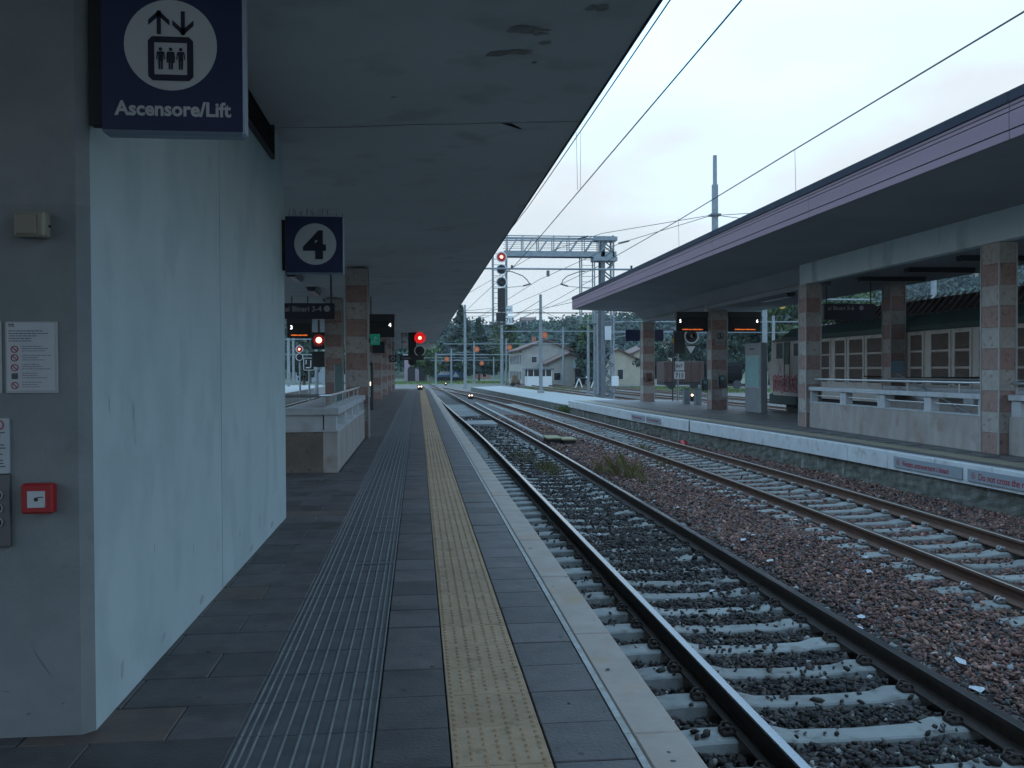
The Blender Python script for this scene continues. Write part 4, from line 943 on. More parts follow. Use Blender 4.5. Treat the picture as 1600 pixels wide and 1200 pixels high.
# column B fittings
t = T('prohibition_notice', 'white no crossing notice with a black circle symbol on a column', 'sign', (11.4, 34.08, 2.47))
mb = MB(); mb.cbox(11.26, 34.06, 2.45, 11.62, 34.095, 3.02, .004); t.p(mb, 'panel', mat('notice_panel', (.33, .32, .31), .6))
mb = MB(); mb.disc((11.44, 34.055, 2.80), .13, 28, 'y', .003, rin=.105); mb.disc((11.44, 34.055, 2.87), .022, 12, 'y', .003)
mb.poly([(11.42, 34.056, 2.85), (11.46, 34.056, 2.85), (11.475, 34.056, 2.76), (11.50, 34.056, 2.70), (11.47, 34.056, 2.70), (11.44, 34.056, 2.76), (11.41, 34.056, 2.70), (11.385, 34.056, 2.71), (11.41, 34.056, 2.78)], (0, .002, 0))
mb.poly([(11.34, 34.0555, 2.88), (11.36, 34.0555, 2.895), (11.54, 34.0555, 2.72), (11.52, 34.0555, 2.705)], (0, .002, 0)); t.p(mb, 'circle_symbol', black_m)
mb = MB()
for k in range(4): mb.box(11.30, 34.056, 2.58 - k * .03, 11.58, 34.059, 2.59 - k * .03)
t.p(mb, 'printed_lines', ink_m)
def payphone(x, y, z, label, facing):
    t = T('payphone', label, 'payphone', (x, y, z)); a = facing
    mb = MB(); mb.cbox(x - .14, y - .12, z - .22, x + .14, y, z + .22, .03); t.p(mb, 'phone_body', mat('phone_grey', (.10, .14, .14), .4))
    mb = MB(); mb.cbox(x - .05, y - .135, z + .02, x + .08, y - .121, z + .14, .006); t.p(mb, 'screen', teal_m)
    mb = MB(); mb.tube([(x - .10, y - .17, z - .14), (x - .115, y - .19, z), (x - .10, y - .17, z + .15)], [.035, .022, .035], 8); t.p(mb, 'handset', black_m)
    mb = MB(); mb.tube([(x - .1, y - .16, z - .14), (x - .06, y - .18, z - .30), (x + .06, y - .14, z - .32), (x + .1, y - .08, z - .2)], .009, 6); t.p(mb, 'cord', black_m)
payphone(11.47, 34.1, 1.10, 'payphone on the front of the column with the no crossing notice', 0)
payphone(10.92, 34.45, .95, 'second payphone hanging on the track side of the same column', 0)
t = T('paper_sheet', 'pale sheet pasted low on the payphone column', 'notice', (11.6, 34.09, .5))
mb = MB(); mb.box(11.52, 34.09, .48, 11.73, 34.1, .82); t.p(mb, 'sheet', paper_m)
t = T('paper_sheet', 'light blue sheet pasted on the column behind the parapet', 'notice', (13.1, 24.19, 1.4))
mb = MB(); mb.box(12.98, 24.185, 1.43, 13.32, 24.199, 1.75); t.p(mb, 'sheet', mat('blue_sheet', (.25, .38, .48), .6))
t = T('post_box', 'dark red box on the farthest right column', 'box', (11.0, 43.4, 1.0))
mb = MB(); mb.cbox(10.86, 43.2, .98, 11.16, 43.39, 1.36, .02); t.p(mb, 'case', mat('box_maroon', (.14, .06, .05), .5)); mb = MB(); mb.cbox(10.92, 43.12, .98, 11.1, 43.199, 1.1, .02); t.p(mb, 'tray', black_m)
t = T('cctv_camera', 'small white camera under the far canopy beside the payphone column', 'camera', (10.9, 34, 3.75))
mb = MB(); mb.cbox(10.78, 33.7, 3.72, 10.9, 34.05, 3.82, .02); t.p(mb, 'housing', pcap_m); mb = MB(); mb.tube([(10.84, 33.9, 3.82), (10.84, 33.9, 4.3)], .02, 6); t.p(mb, 'mount', pcap_m)
# information totem
t = T('information_totem', 'grey free standing notice board with a pale teal poster', 'notice board', (11.8, 30.9, 0))
mb = MB(); mb.cbox(11.82, 30.9, 0, 12.06, 32.45, 2.46, .015); t.p(mb, 'frame', mat('totem_grey', (.25, .255, .265), .5, (.29, .30, .31), 3))
mb = MB(); mb.cbox(11.806, 31.02, .93, 11.8195, 32.33, 1.99, .004); t.p(mb, 'poster', teal_m)
for z in (.90, 2.0):
    mb = MB(); mb.cbox(11.80, 30.98, z - .02, 11.8195, 32.37, z + .02, .004); t.p(mb, 'poster_rail', pcap_m)
mb = MB(); mb.box(11.816, 31.5, 2.22, 11.8198, 32.0, 2.28); t.p(mb, 'header_print', ink_m)
# coping signs
def copsign(ya, yb, z0, z1, body, size, label):
    xa, xb = float(pe2(ya)) - .022, float(pe2(yb)) - .022; xm = min(xa, xb)
    rz = math.atan2(xb - xa, yb - ya)           # follows the platform edge
    e = thing('warning_panel', label, 'sign', (xa, ya, z0)); L = math.hypot(xb - xa, yb - ya)
    e.rotation_euler = (0, 0, -rz)
    mb = MB(); mb.cbox(0, -L, 0, .015, 0, z1 - z0, .003) if False else mb.cbox(0, 0, 0, .015, L, z1 - z0, .003)
    mb.build('panel', mat('panel_grey', (.28, .32, .36), .5), e)
    tx = text(body, size, mat('panel_red', (.34, .02, .035), .6), e, (-.002, L - .28, (z1 - z0) / 2 - size * .36), facing='x', align='LEFT', bold=.012, sx=.93)
    mb = MB(); mb.disc((-.002, L - .15, (z1 - z0) / 2), .055, 20, 'x', .002, rin=.045); mb.disc((-.002, L - .15, (z1 - z0) / 2 + .012), .014, 10, 'x', .002)
    mb.box(-.002, L - .16, (z1 - z0) / 2 - .03, 0, L - .14, (z1 - z0) / 2 + .005); mb.build('prohibition_symbol', mat('panel_red', 0), e)
copsign(14.22, 16.25, -.275, -.075, 'Vietato attraversare i binari', .135, 'grey panel on the white coping lettered Vietato attraversare i binari')
copsign(11.9, 14.08, -.275, -.075, 'Do not cross the railway lines', .15, 'grey panel on the white coping lettered Do not cross the railway lines')
copsign(31.5, 33.1, -.27, -.08, 'Vietato attraversare i binari', .10, 'farther grey coping panel, left one of the distant pair')
copsign(29.7, 31.3, -.27, -.08, 'Do not cross the railway lines', .10, 'farther grey coping panel, right one of the distant pair')
# ------------------------------------------------------------------ electric locomotive on the third track
lx0, lx1, ly0, ly1 = 13.45, 16.3, 15.2, 34.1
t = T('locomotive', 'old grey electric locomotive with brown grilles, green roof and red graffiti', 'locomotive', (14.9, 24, RAIL))
mb = MB(); mb.poly([(lx0, ly0, .55), (lx0, ly1 - .25, .55), (lx0, ly1 + .1, .95), (lx0, ly1 + .35, 1.75), (lx0, ly1, 1.86), (lx0, ly1 - .15, 2.6), (lx0, ly0, 2.6)], (lx1 - lx0, 0, 0)); t.p(mb, 'body', locog)
mb = MB(); pr = [(lx0 - .06, 2.58), (lx0 - .04, 2.70), (lx0 + .35, 3.02), (lx0 + .9, 3.12), (lx1 - .9, 3.12), (lx1 - .35, 3.02), (lx1 + .04, 2.70), (lx1 + .06, 2.58)]
mb.poly([(a, ly0, b) for a, b in pr], (0, ly1 - 1.2 - ly0, 0))
V = [(a, ly1 - 1.2, b) for a, b in pr] + [(a + (.1 if a < 14.9 else -.1), ly1 + .02, 2.58 + (b - 2.58) * .35) for a, b in pr]
mb.add(V, [(k, k + 1, 8 + k + 1, 8 + k) for k in range(7)] + [tuple(range(8, 16))]); t.p(mb, 'roof', locoroof)
mb = MB(); mb.box(lx0 - .05, ly0, 2.545, lx0 + .02, ly1 - .1, 2.58); t.p(mb, 'rain_gutter', dark_m)
panels = [(29.95, 28.98), (28.65, 27.88), (27.67, 26.71), (26.51, 25.55), (25.05, 24.3), (24.08, 23.4), (23.03, 22.15), (21.96, 21.26), (20.95, 20.1), (19.8, 19.0), (18.7, 17.9), (17.6, 16.8), (31.35, 30.5)]
for a, b in panels:
    mb = MB()
    for y in (a, b): mb.box(lx0 - .03, y - .04, 1.05, lx0 + .0, y + .04, 2.52)
    for z in (1.08, 1.56, 2.0, 2.47): mb.box(lx0 - .028, b + .04, z - (.018 if 1.3 < z < 2.2 else .03), lx0, a - .04, z + (.018 if 1.3 < z < 2.2 else .03))
    fr = t.p(mb, 'grille_frame', locog)
    for z0, z1 in ((1.105, 1.535), (1.585, 1.975), (2.025, 2.445)):
        mb = MB(); mb.box(lx0 - .006, b + .04, z0, lx0 - .002, a - .04, z1)
        z = z0 + .02
        while z < z1 - .02:
            mb.add([(lx0 - .024, b + .05, z), (lx0 - .024, a - .05, z), (lx0 - .008, a - .05, z + .03), (lx0 - .008, b + .05, z + .03)], [(0, 1, 2, 3), (3, 2, 1, 0)]); z += .045
        q = t.p(mb, 'grille', locob)
for y0, y1, z0, z1 in ((33.55, 32.95, 1.92, 2.5), (32.75, 32.35, 1.70, 2.52), (31.95, 31.55, 2.0, 2.45)):
    mb = MB(); mb.box(lx0 - .012, y1, z0, lx0 - .004, y0, z1); t.p(mb, 'cab_window', glass_d)
mb = MB(); mb.box(lx0 - .02, 32.28, .75, lx0 - .003, 32.31, 2.52); mb.box(lx0 - .02, 32.79, .75, lx0 - .003, 32.82, 2.52); t.p(mb, 'door_frame', dark_m)
mb = MB(); mb.cbox(lx0 + .02, ly1 - 2.3, .22, lx1 - .02, ly1 + .25, .60, .03); t.p(mb, 'buffer_beam', locoroof)
mb = MB(); mb.tube([(14.0, ly1 + .2, .45), (14.0, ly1 + .75, .45)], .1, 12); mb.tube([(14.0, ly1 + .72, .45), (14.0, ly1 + .8, .45)], .24, 16); t.p(mb, 'buffer', black_m)
mb = MB(); mb.tube([(15.75, ly1 + .2, .45), (15.75, ly1 + .75, .45)], .1, 12); mb.tube([(15.75, ly1 + .72, .45), (15.75, ly1 + .8, .45)], .24, 16); t.p(mb, 'buffer', black_m)
rr = random.Random(5)
mb = MB()
for k in range(7):
    y = 33.9 - k * .33; z = .68
    pts = [(lx0 - .006, y, z), (lx0 - .006, y - .30, z + rr.uniform(-.05, .05)), (lx0 - .006, y - .26, z + .35), (lx0 - .006, y - .31, z + rr.uniform(.5, .7)), (lx0 - .006, y - .10, z + .62), (lx0 - .006, y + .03, z + rr.uniform(.4, .62))]
    mb.poly(pts, (.004, 0, 0))
t.p(mb, 'graffiti', locored)
mb = MB()
for k in range(7):
    y = 33.8 - k * .33; mb.tube([(lx0 - .006, y, .75), (lx0 - .006, y - .1, 1.15), (lx0 - .006, y - .2, .85), (lx0 - .006, y - .22, 1.2)], .012, 4)
mb.tube([(lx0 - .006, 33.4, 1.32), (lx0 - .006, 33.2, 1.6), (lx0 - .006, 33.1, 1.4), (lx0 - .006, 33.25, 1.72)], .012, 4)
t.p(mb, 'graffiti_outline', mat('graffiti_outline_paint', (.30, .22, .24), .6))
mb = MB(); mb.cbox(lx0 + .1, ly0, .18, lx1 - .1, ly1 - 2.6, .55, .02); t.p(mb, 'underframe', black_m)
for yc in (18.5, 25, 31.5):
    for dy in (-1.1, 1.1):
        mb = MB(); mb.disc((lx0 + .45, yc + dy, RAIL + .62), .62, 28, 'x', .13); t.p(mb, 'wheel', dark_m)
    mb = MB(); mb.cbox(lx0 + .3, yc - 1.9, RAIL + .45, lx0 + .42, yc + 1.9, RAIL + .85, .03); t.p(mb, 'bogie_frame', black_m)
for k in range(46):
    y = ly0 + .4 + k * .34
    if y > 30.4: break
    mb = MB(); mb.poly([(lx0 + .30, y, 3.02), (lx0 + .30, y + .05, 3.02), (lx0 + 1.05, y + .45, 3.62), (lx0 + 1.05, y + .40, 3.62)], (.05, 0, .0)); t.p(mb, 'roof_slat', roofbrown)
mb = MB(); mb.box(lx0 + .9, ly0, 3.1, lx1 - .9, 30.6, 3.5); t.p(mb, 'roof_equipment', roofbrown)
mb = MB(); mb.tube([(lx0 - .05, 20, 1.33), (lx0 - .07, 23.5, 1.29), (lx0 - .05, 26.6, 1.31)], .02, 6); t.p(mb, 'hand_bar', black_m)
def simple_track(label, x0, y0, x1, y1, sl=False):
    tr = thing('railway_track', label, 'railway track', kind='structure')
    cf = lambda y: x0 + (np.asarray(y, float) - y0) / (y1 - y0) * (x1 - x0)
    rail(cf, -1, y0, y1, tr, [rust2_m, steel2_m], 8); rail(cf, 1, y0, y1, tr, [rust2_m, steel2_m], 8)
    y = y0; mb = MB()
    while y < min(y1, y0 + 90):
        xx = float(cf(y)); mb.box(xx - 1.2, y - .12, SLT - .1, xx + 1.2, y + .12, SLT); y += .62
    tag(mb.build('sleepers', sleep_m, tr), kind='stuff')
simple_track('third track under the grey locomotive', 14.9, 2, 14.6, 140)
simple_track('overgrown track in the yard right of the locomotive', 19.6, 20, 18.2, 150)
simple_track('rusty yard track farthest to the right', 24.2, 20, 22.6, 150)
simple_track('track along the left edge of the left platform', -7.3, 10, -6.9, 150)
# ------------------------------------------------------------------ signal gantry
GZ = -.86
t = T('signal_gantry', 'pale blue steel lattice gantry with two hanging signal cages over the tracks', 'gantry', (14.5, 70, GZ))
gy0, gy1, gxl, gxr, gzb, gzt = 69.6, 70.6, 6.55, 15.1, 10.15, 11.75
mb = MB()
for y in (gy0, gy1):
    mb.box(gxl, y, gzb, gxr + .1, y + .12, gzb + .42)
t.p(mb, 'lower_chord', galv_m) ; 
for y in (gy0, gy1):
    for z in (gzt - .05, gzt - .28):
        mb = MB(); mb.tube([(gxl, y, z), (gxr, y, z)], .045 if z > gzt - .1 else .06, 6); t.p(mb, 'upper_chord', galv_m)
    for z in (10.85, 11.15):
        mb = MB(); mb.tube([(gxl, y, z), (gxr - 1.1, y, z)], .02, 5); t.p(mb, 'guard_rail', galv_m)
    for k in range(7):
        x = gxl + .25 + k * 1.18
        mb = MB(); mb.tube([(x, y, gzb + .4), (x, y, gzt)], .04, 6); t.p(mb, 'upright', galv_m)
        if k < 7 and x + .9 < gxr: mb = MB(); mb.tube([(x + .12, y, gzb + .4), (x + .75, y, gzt - .28)], .045, 6); t.p(mb, 'diagonal_brace', galv_m)
mb = MB(); mb.box(gxl, gy0 + .13, gzb + .36, gxr, gy1 - .01, gzb + .40); t.p(mb, 'walkway', galvd_m)
for (x, y) in ((14.0, 69.6), (14.9, 69.6), (14.0, 70.6), (14.9, 70.6)):
    mb = MB(); mb.box(x, y, GZ, x + (.13 if x > 14.5 else .3), y + .12, 11.75); t.p(mb, 'column_leg', galvd_m if x < 14.5 else galv_m)
z = GZ; k = 0
while z < 11.3:
    for y in (69.62, 70.62):
        mb = MB(); a, b = (14.25, 14.95) if k % 2 == 0 else (14.95, 14.25); mb.tube([(a, y, z), (b, y, z + .55)], .055, 5); t.p(mb, 'lattice_bar', galvd_m)
    z += .55; k += 1
mb = MB(); mb.box(13.5, 69.5, 11.4, 15.25, 70.8, 11.7); mb.box(13.4, 69.5, 9.85, 15.25, 70.8, 10.15); t.p(mb, 'column_head', galv_m)
mb = MB(); mb.box(14.25, 69.5, 3.8, 14.75, 69.55, 4.85); t.p(mb, 'sign_plate', signgrey)
mb = MB(); mb.cbox(14.75, 69.4, .25, 15.3, 69.6, 1.0, .02); t.p(mb, 'equipment_box', white_m)
def cage(x0, x1, y, ztop, zbot):
    for x in (x0, x1):
        for yy in (y, y + .8):
            mb = MB(); mb.tube([(x, yy, zbot), (x, yy, ztop)], .05, 6); t.p(mb, 'cage_rail', galv_m)
    z = zbot + .2
    while z < ztop:
        mb = MB(); mb.tube([(x0, y, z), (x1, y, z)], .022, 5); t.p(mb, 'cage_rung', galv_m); z += .42
    mb = MB(); mb.box(x0 - .1, y - .1, zbot - .1, x1 + .2, y + 1.0, zbot); t.p(mb, 'cage_floor', galvd_m)
cage(5.72, 6.75, 69.7, 10.7, 5.1); cage(12.5, 13.5, 69.7, 10.2, 5.1)
t2 = T('gantry_signal', 'gantry signal with three ringed discs, top one glowing red', 'railway signal', (6.3, 69.2, 5.2))
signal_head(t2, [(6.30, 10.03), (6.30, 9.10), (6.30, 8.15)], .41, 69.2, (6.02, 6.58, 5.9, 7.7), {0: 1})
plate(t2, 6.65, 7.12, 5.75, 6.35, 69.1, 'INT.', .26); plate(t2, 6.6, 7.22, 4.95, 5.6, 69.1, '715', .46)
mb = MB(); mb.box(5.9, 69.2, 5.2, 6.6, 69.5, 5.8); t2.p(mb, 'lower_case', black_m)
# ------------------------------------------------------------------ catenary masts
def mast(px, ytop, yb, r, label, zb=GZ, arm=None, mat_=None, Y_=None, top=None):
    X, Y = px, yb
    t = T('catenary_mast', label, 'mast', (X, Y, zb), 'catenary masts in the station yard')
    mb = MB(); mb.tube([(X, Y, zb), (X, Y, zb + (ytop - zb) * .55), (X, Y, ytop)], [r, r * .88, r * .72], 10); t.p(mb, 'pole', mat_ or galv_m)
    mb = MB(); mb.cbox(X - r * 1.6, Y - r * 1.6, zb, X + r * 1.6, Y + r * 1.6, zb + .25, .02); t.p(mb, 'footing', conc_m)
    for (side, L, z) in (arm or []):
        mb = MB(); mb.tube([(X, Y, z), (X + side * L, Y, z + .35)], .03, 6); t.p(mb, 'bracket_arm', galv_m)
        mb = MB(); mb.tube([(X, Y, z - 1.1), (X + side * L * .9, Y, z - .75)], .025, 6); t.p(mb, 'registration_arm', galv_m)
        mb = MB(); mb.tube([(X + side * L * .9, Y, z - .75), (X + side * L * .55, Y, z - .95)], .02, 5); t.p(mb, 'steady_arm', galv_m)
    return t
mast(9.63, 7.45, 72, .15, 'slim grey mast standing on the low platform before the white house', -.3)
mast(2.6, 4.1, 135, .17, 'mast with a bracket arm right of the hanging red signal', arm=[(1, 6, 3.8)])
mast(5.4, 5.0, 150, .15, 'thin mast between the bracket mast and the blue train', arm=[(1, 3, 4.2)])
mast(6.12, 10.0, 120, .2, 'tall mast in front of the cab of the blue train', arm=[(1, 3.5, 9.2)])
mast(9.6, 6.4, 158, .17, 'mast just right of the blue train', arm=[(1, 4, 6.0)])
mast(11.56, 9.5, 127, .22, 'stout pale mast under the left gantry cage')
mast(13.9, 6.5, 145, .16, 'mast close behind the stout pale mast', arm=[(-1, 3, 6.0)])
mast(14.6, 4.0, 178, .14, 'thin mast beside the red brick hut')
mast(20.3, 7.5, 128, .18, 'mast in front of the gable of the white house', arm=[(-1, 4, 6.8)])
mast(15.4, 8.2, 79, .24, 'thick pale blue mast below the right gantry cage')
mast(15.0, 6.2, 80.5, .13, 'thin mast just left of the thick pale blue one')
t = mast(17.81, 14.35, 54, .17, 'very tall mast rising above the far canopy roof')
mb = MB(); mb.box(17.5, 53.7, 10.72, 18.1, 54.3, 10.84); t.p(mb, 'clamp', galvd_m)
mb = MB(); mb.tube([(17.81, 54, -.8), (17.81, 54, 12.6)], .2, 10); t.p(mb, 'lower_pole', galv_m)
mast(30.2, 10, 78, .25, 'pale mast left of the column at the parapet end', arm=[(1, 6, 8.6), (-1, 5, 8.6)])
mast(44.8, 9.0, 116, .28, 'mast behind the notice board with an orange lamp')
mast(33.0, 11, 60, .2, 'mast over the locomotive roof, left of a pair'); mast(35.2, 11.5, 60, .22, 'mast over the locomotive roof, right of a pair')
mast(13.9, 6.2, 71.5, .16, 'mast behind the farthest right column', arm=[(1, 3, 5.0)])
mast(28.6, 5.8, 72, .16, 'thin mast behind the 5 display')
for k, (x, y, h, lb) in enumerate(((-8.4, 78, 6.5, 'first pale mast seen left of the columns beside the small signal'), (-9.6, 96, 7, 'second pale mast seen through the gap by the route board'), (-12.6, 92, 7, 'pale mast nearest the white block edge in the gap'),
                                   (-9.8, 120, 7.5, 'distant mast right of the route board'), (-14.5, 110, 7, 'thin distant mast beside the white block edge'), (-6.6, 105, 7, 'distant mast at the dark column in the gap'))):
    mast(x, h, y, .16, lb, arm=[(1, 2.5, h - .8)] if k % 2 else None)
# portal beams and headspan wires
def bar(x0, x1, y, z, r, label, name='portal_beam', cat='beam', m=galv_m, sag=0):
    t = T(name, label, cat, (x0, y, z)); mb = MB()
    n = 9; mb.tube([(x0 + (x1 - x0) * k / (n - 1), y, z - sag * 4 * (k / (n - 1)) * (1 - k / (n - 1))) for k in range(n)], r, 6); t.p(mb, 'bar', m); return t
t = bar(2.9, 10.6, 40, 5.95, .045, 'horizontal tube with two curved contact wire arms across the tracks')
mb = MB(); mb.cbox(5.62, 39.95, 5.62, 5.75, 40.05, 5.88, .01); t.p(mb, 'hanging_weight', galvd_m)
for s_, xh in ((1, 3.75), (-1, 7.35)):
    tip = 4.87 if s_ > 0 else 6.28
    mb = MB(); mb.tube([(xh, 40, 5.86), (xh + s_ * .35, 40, 5.82), (xh + s_ * .82, 40, 5.64), (xh + s_ * 1.0, 40, 5.48), (tip, 40, 5.31)], .022, 6); t.p(mb, 'contact_arm', galvd_m)
    mb = MB(); mb.tube([(tip + s_ * .05, 40, 5.30), (tip - s_ * .28, 40, 5.2)], .035, 6); t.p(mb, 'insulator', dark_m)
    mb = MB(); mb.tube([(tip - s_ * .25, 40, 5.2), (xh - s_ * .45, 40, 5.08)], .014, 5); t.p(mb, 'steady_rod', galv_m)
mb = MB(); mb.tube([(4.1, 40, 5.95), (4.1, 40, 6.1)], .05, 6); mb.tube([(9.4, 40, 5.95), (9.4, 40, 6.12)], .05, 6); t.p(mb, 'insulator', dark_m)
bar(3, 17, 71.9, 6.0, .04, 'dark cross span cable at hill top height behind the gantry signal', 'cross_span_cable', 'cable', wire_m)
bar(7.5, 27, 84, 5.05, .05, 'pale cross span tube carrying an orange disc by the slim grey mast')
bar(2.6, 14, 135, 3.75, .07, 'pale cross span over the blue train'); bar(2.0, 20, 150, 3.1, .06, 'lower cross span over the blue train and brick hut')
bar(3.5, 21, 127, 5.1, .06, 'cross span between the stout mast and the white house mast')
bar(-1, 12, 158, 3.6, .06, 'cross span far behind the hanging signal'); bar(24, 50, 116, 7.6, .08, 'cross span behind the 6 display with an orange lamp')
bar(28, 40, 78, 7.6, .08, 'cross span at the mast by the parapet end column'); bar(-14, -5, 92, 4.6, .06, 'cross span seen in the gap left of the columns'); bar(-16, -6, 110, 3.4, .06, 'lower cross span seen in the gap left of the columns')
bar(22, 48, 110, 6.0, .05, 'thin cross span low behind the notice board')
def orb(x, y, z, r, label, m=orange_m):
    t = T('marker_disc', label, 'marker', (x, y, z), 'orange markers on the cross spans')
    mb = MB(); mb.disc((x, y, z), r, 20, 'y', .12); t.p(mb, 'disc', m); mb = MB(); mb.disc((x, y - .01, z), r * .55, 16, 'y', .01); t.p(mb, 'centre', mat('orange_centre', (.7, .22, .08), .4))
    mb = MB(); mb.tube([(x, y + .06, z), (x, y + .06, z + r * 1.4)], .03, 5); t.p(mb, 'hanger', galvd_m)
orb(11.6, 83.9, 4.7, .30, 'large orange disc just right of the slim grey mast'); orb(12.6, 126.8, 4.6, .38, 'orange disc right of the stout pale mast')
orb(7.6, 119.5, 4.2, .36, 'orange disc beside the tall mast at the train cab'); orb(4.2, 134.6, 3.1, .36, 'orange disc next to the bracket mast'); orb(8.3, 120, 2.4, .30, 'lower orange disc right of the train')
orb(39.0, 104, 7.0, .6, 'orange lamp at the right end of the 6 display'); orb(31.6, 77.5, 7.0, .28, 'yellow orange marker left of the parapet end column', mat('amber_plastic', (.62, .36, .04), .4))
# ------------------------------------------------------------------ overhead wires
def wire(pts, r, label, group='overhead wires'):
    t = tag(MB().tube(pts, r, 5).build('overhead_wire', wire_m), label, 'wire', group); return t
def span(p, q, sag, n=14): return [(p[0] + (q[0] - p[0]) * k / n, p[1] + (q[1] - p[1]) * k / n, p[2] + (q[2] - p[2]) * k / n - sag * 4 * (k / n) * (1 - k / n)) for k in range(n + 1)]
wire([(2.78, -20, 5.75)] + span((2.78, 4, 5.62), (2.78, 23.1, 5.64), .02) + [(2.74, 40, 6.0)], .010, 'upper wire running close along the left canopy edge')
wire([(2.78, -20, 4.8), (2.78, 7.7, 4.72), (2.78, 15.7, 4.63), (2.75, 22.6, 4.52), (2.7, 25.8, 4.46), (2.6, 40, 4.6), (2.4, 60, 4.7), (2.1, 90, 4.7)], .009, 'lower contact wire over the near track, crossing the gantry')
wire([(6.3, -10, 5.5), (6.5, 9.35, 5.38), (6.5, 15.45, 5.34), (6.5, 22.56, 5.27), (6.4, 33, 5.22), (6.28, 40, 5.3), (6.0, 60, 5.7), (5.6, 70, 6)], .011, 'long wire slanting across the sky above the far canopy')
wire([(6.6, -10, 4.48), (6.6, 16.4, 4.48), (6.6, 23.5, 4.5), (6.45, 40, 4.55), (5.9, 60, 4.6), (4.7, 80, 4.7)], .009, 'contact wire seen against the lilac fascia')
for y in (15.4, 22.56): tag(MB().tube([(6.5, y, 5.33), (6.52, y, 4.49)], .004, 4).build('wire_dropper', wire_m), 'thin dropper hanging from the slanting wire, ' + ('nearer one' if y < 16 else 'farther one by the tall mast'), 'wire')
for k, (y, lb) in enumerate(((15.7, 'double loop dropper between the two wires by the left canopy edge'),)):
    t = T('wire_dropper', lb, 'wire', (2.78, y, 5)); 
    for dx in (-.05, .03): mb = MB(); mb.tube([(2.78 + dx, y, 5.63), (2.78 + dx * .6, y, 4.64)], .0035, 4); t.p(mb, 'dropper_strand', wire_m)
wire([(17.6, 54, 10.78), (12.5, 62, 10.8), (9, 75, 10.6), (4, 110, 9.5)], .02, 'thin upper stay wire from the very tall mast towards the gantry')
wire([(17.6, 54, 10.76), (13.4, 60, 9.9), (9.5, 72, 8.6), (6, 110, 7)], .02, 'lower stay wire from the very tall mast towards the gantry')
wire([(18.0, 54, 10.78), (24, 46, 10.0), (30, 38, 9)], .02, 'upper stay wire running right from the very tall mast'); wire([(18.0, 54, 10.76), (23, 49, 9.2), (28, 44, 7.6)], .02, 'lower stay wire running right from the very tall mast')
for p, lb in (((13.55, 59.8, 9.92), 'dark insulator on the lower stay wire'), ((11.6, 64, 10.8), 'dark insulator on the upper stay wire')):
    tag(MB().tube([(p[0] - .25, p[1] + .4, p[2] - .03), (p[0] + .25, p[1] - .4, p[2] + .03)], .06, 6).build('wire_insulator', dark_m), lb, 'insulator')
for k, (a, b, lb) in enumerate((((9.63, 72, 7.0), (5.5, 130, 5.5), 'sagging wire left of the slim grey mast'), ((9.63, 72, 6.2), (22, 120, 8), 'wire crossing right behind the slim grey mast'), ((14.3, 70, 9), (8, 130, 6), 'wire slanting down left from the gantry column'),
    ((14, 70, 7.2), (6.1, 120, 8.5), 'wire from the gantry column to the tall mast'), ((6.12, 120, 9), (11, 200, 6), 'wire over the blue train from the tall mast'), ((2.6, 135, 3.9), (10, 90, 7), 'wire crossing above the blue train'),
    ((30, 78, 9.5), (20, 125, 8), 'pale wire behind the far canopy columns'), ((30, 78, 9), (46, 60, 11), 'pale wire above the locomotive'), ((30.2, 78, 8.6), (25, 100, 5.5), 'steep pale wire above the 6 display'), ((-9, 60, 5), (-7, 120, 5.2), 'wire over the track left of the columns'))):
    wire(span(a, b, .4), .022, lb)
# ------------------------------------------------------------------ hill and forest
def ang(th):          # skyline elevation over horizontal direction
    return np.interp(th, [-1.2, -.35, -.12, .0, .08, .16, .3, .45, .62, .9, 1.5], [.07, .07, .062, .050, .045, .046, .060, .082, .098, .09, .06])
def hillz(x, y):
    dd = np.hypot(x, y); th = np.arctan2(x, y)
    H = 430 * ang(th) - 6.5; s_ = np.clip((dd - 215) / 215, 0, 1); s_ = s_ * s_ * (3 - 2 * s_)
    w = 1.2 * np.sin(x * .031 + 1) * np.sin(y * .027)
    return -1.2 + (H + 2 + w) * s_
ths = np.linspace(-1.3, 1.5, 90); ds = np.concatenate([np.linspace(205, 440, 26), np.linspace(470, 900, 8)])
TH, DD = np.meshgrid(ths, ds); hx = DD * np.sin(TH); hy = DD * np.cos(TH); hz = hillz(hx, hy)
idx = np.arange(hx.size).reshape(hx.shape)
F = np.stack([idx[:-1, :-1], idx[:-1, 1:], idx[1:, 1:], idx[1:, :-1]], -1).reshape(-1, 4)
tag(npmesh('hill', np.stack([hx.ravel(), hy.ravel(), hz.ravel()], 1), F, mat('hill_grass', (.06, .085, .045), .95, (.10, .12, .06), .03), smooth=True), 'long wooded hillside rising behind the railway yard', 'hill', kind='structure')
def leafcloud(n, cen, rad, size, rng, shell=.55, flat=.0):
    """n leaf quads in ellipsoids; cen (n,3) rad (n,3)"""
    q = rng.normal(size=(n, 3)); q /= np.linalg.norm(q, axis=1)[:, None]
    rr = shell + (1 - shell) * rng.random(n) ** .5
    p = cen + q * rr[:, None] * rad
    a = rng.normal(size=(n, 3)); a /= np.linalg.norm(a, axis=1)[:, None]
    b = np.cross(a, rng.normal(size=(n, 3))); b /= np.linalg.norm(b, axis=1)[:, None]
    s = (size * rng.uniform(.6, 1.3, n))[:, None]
    V = np.stack([p - a * s, p + b * s * .6, p + a * s, p - b * s * .6], 1)
    return V
def clump_tint(n, rng, lo=.6, hi=1.35): return rng.uniform(lo, hi, (n, 1)) * (1 + rng.normal(0, .07, (n, 3)))
rng = np.random.default_rng(11); NT = 1900
th = rng.uniform(-.28, .72, NT); dd = 225 + 225 * rng.random(NT) ** .62
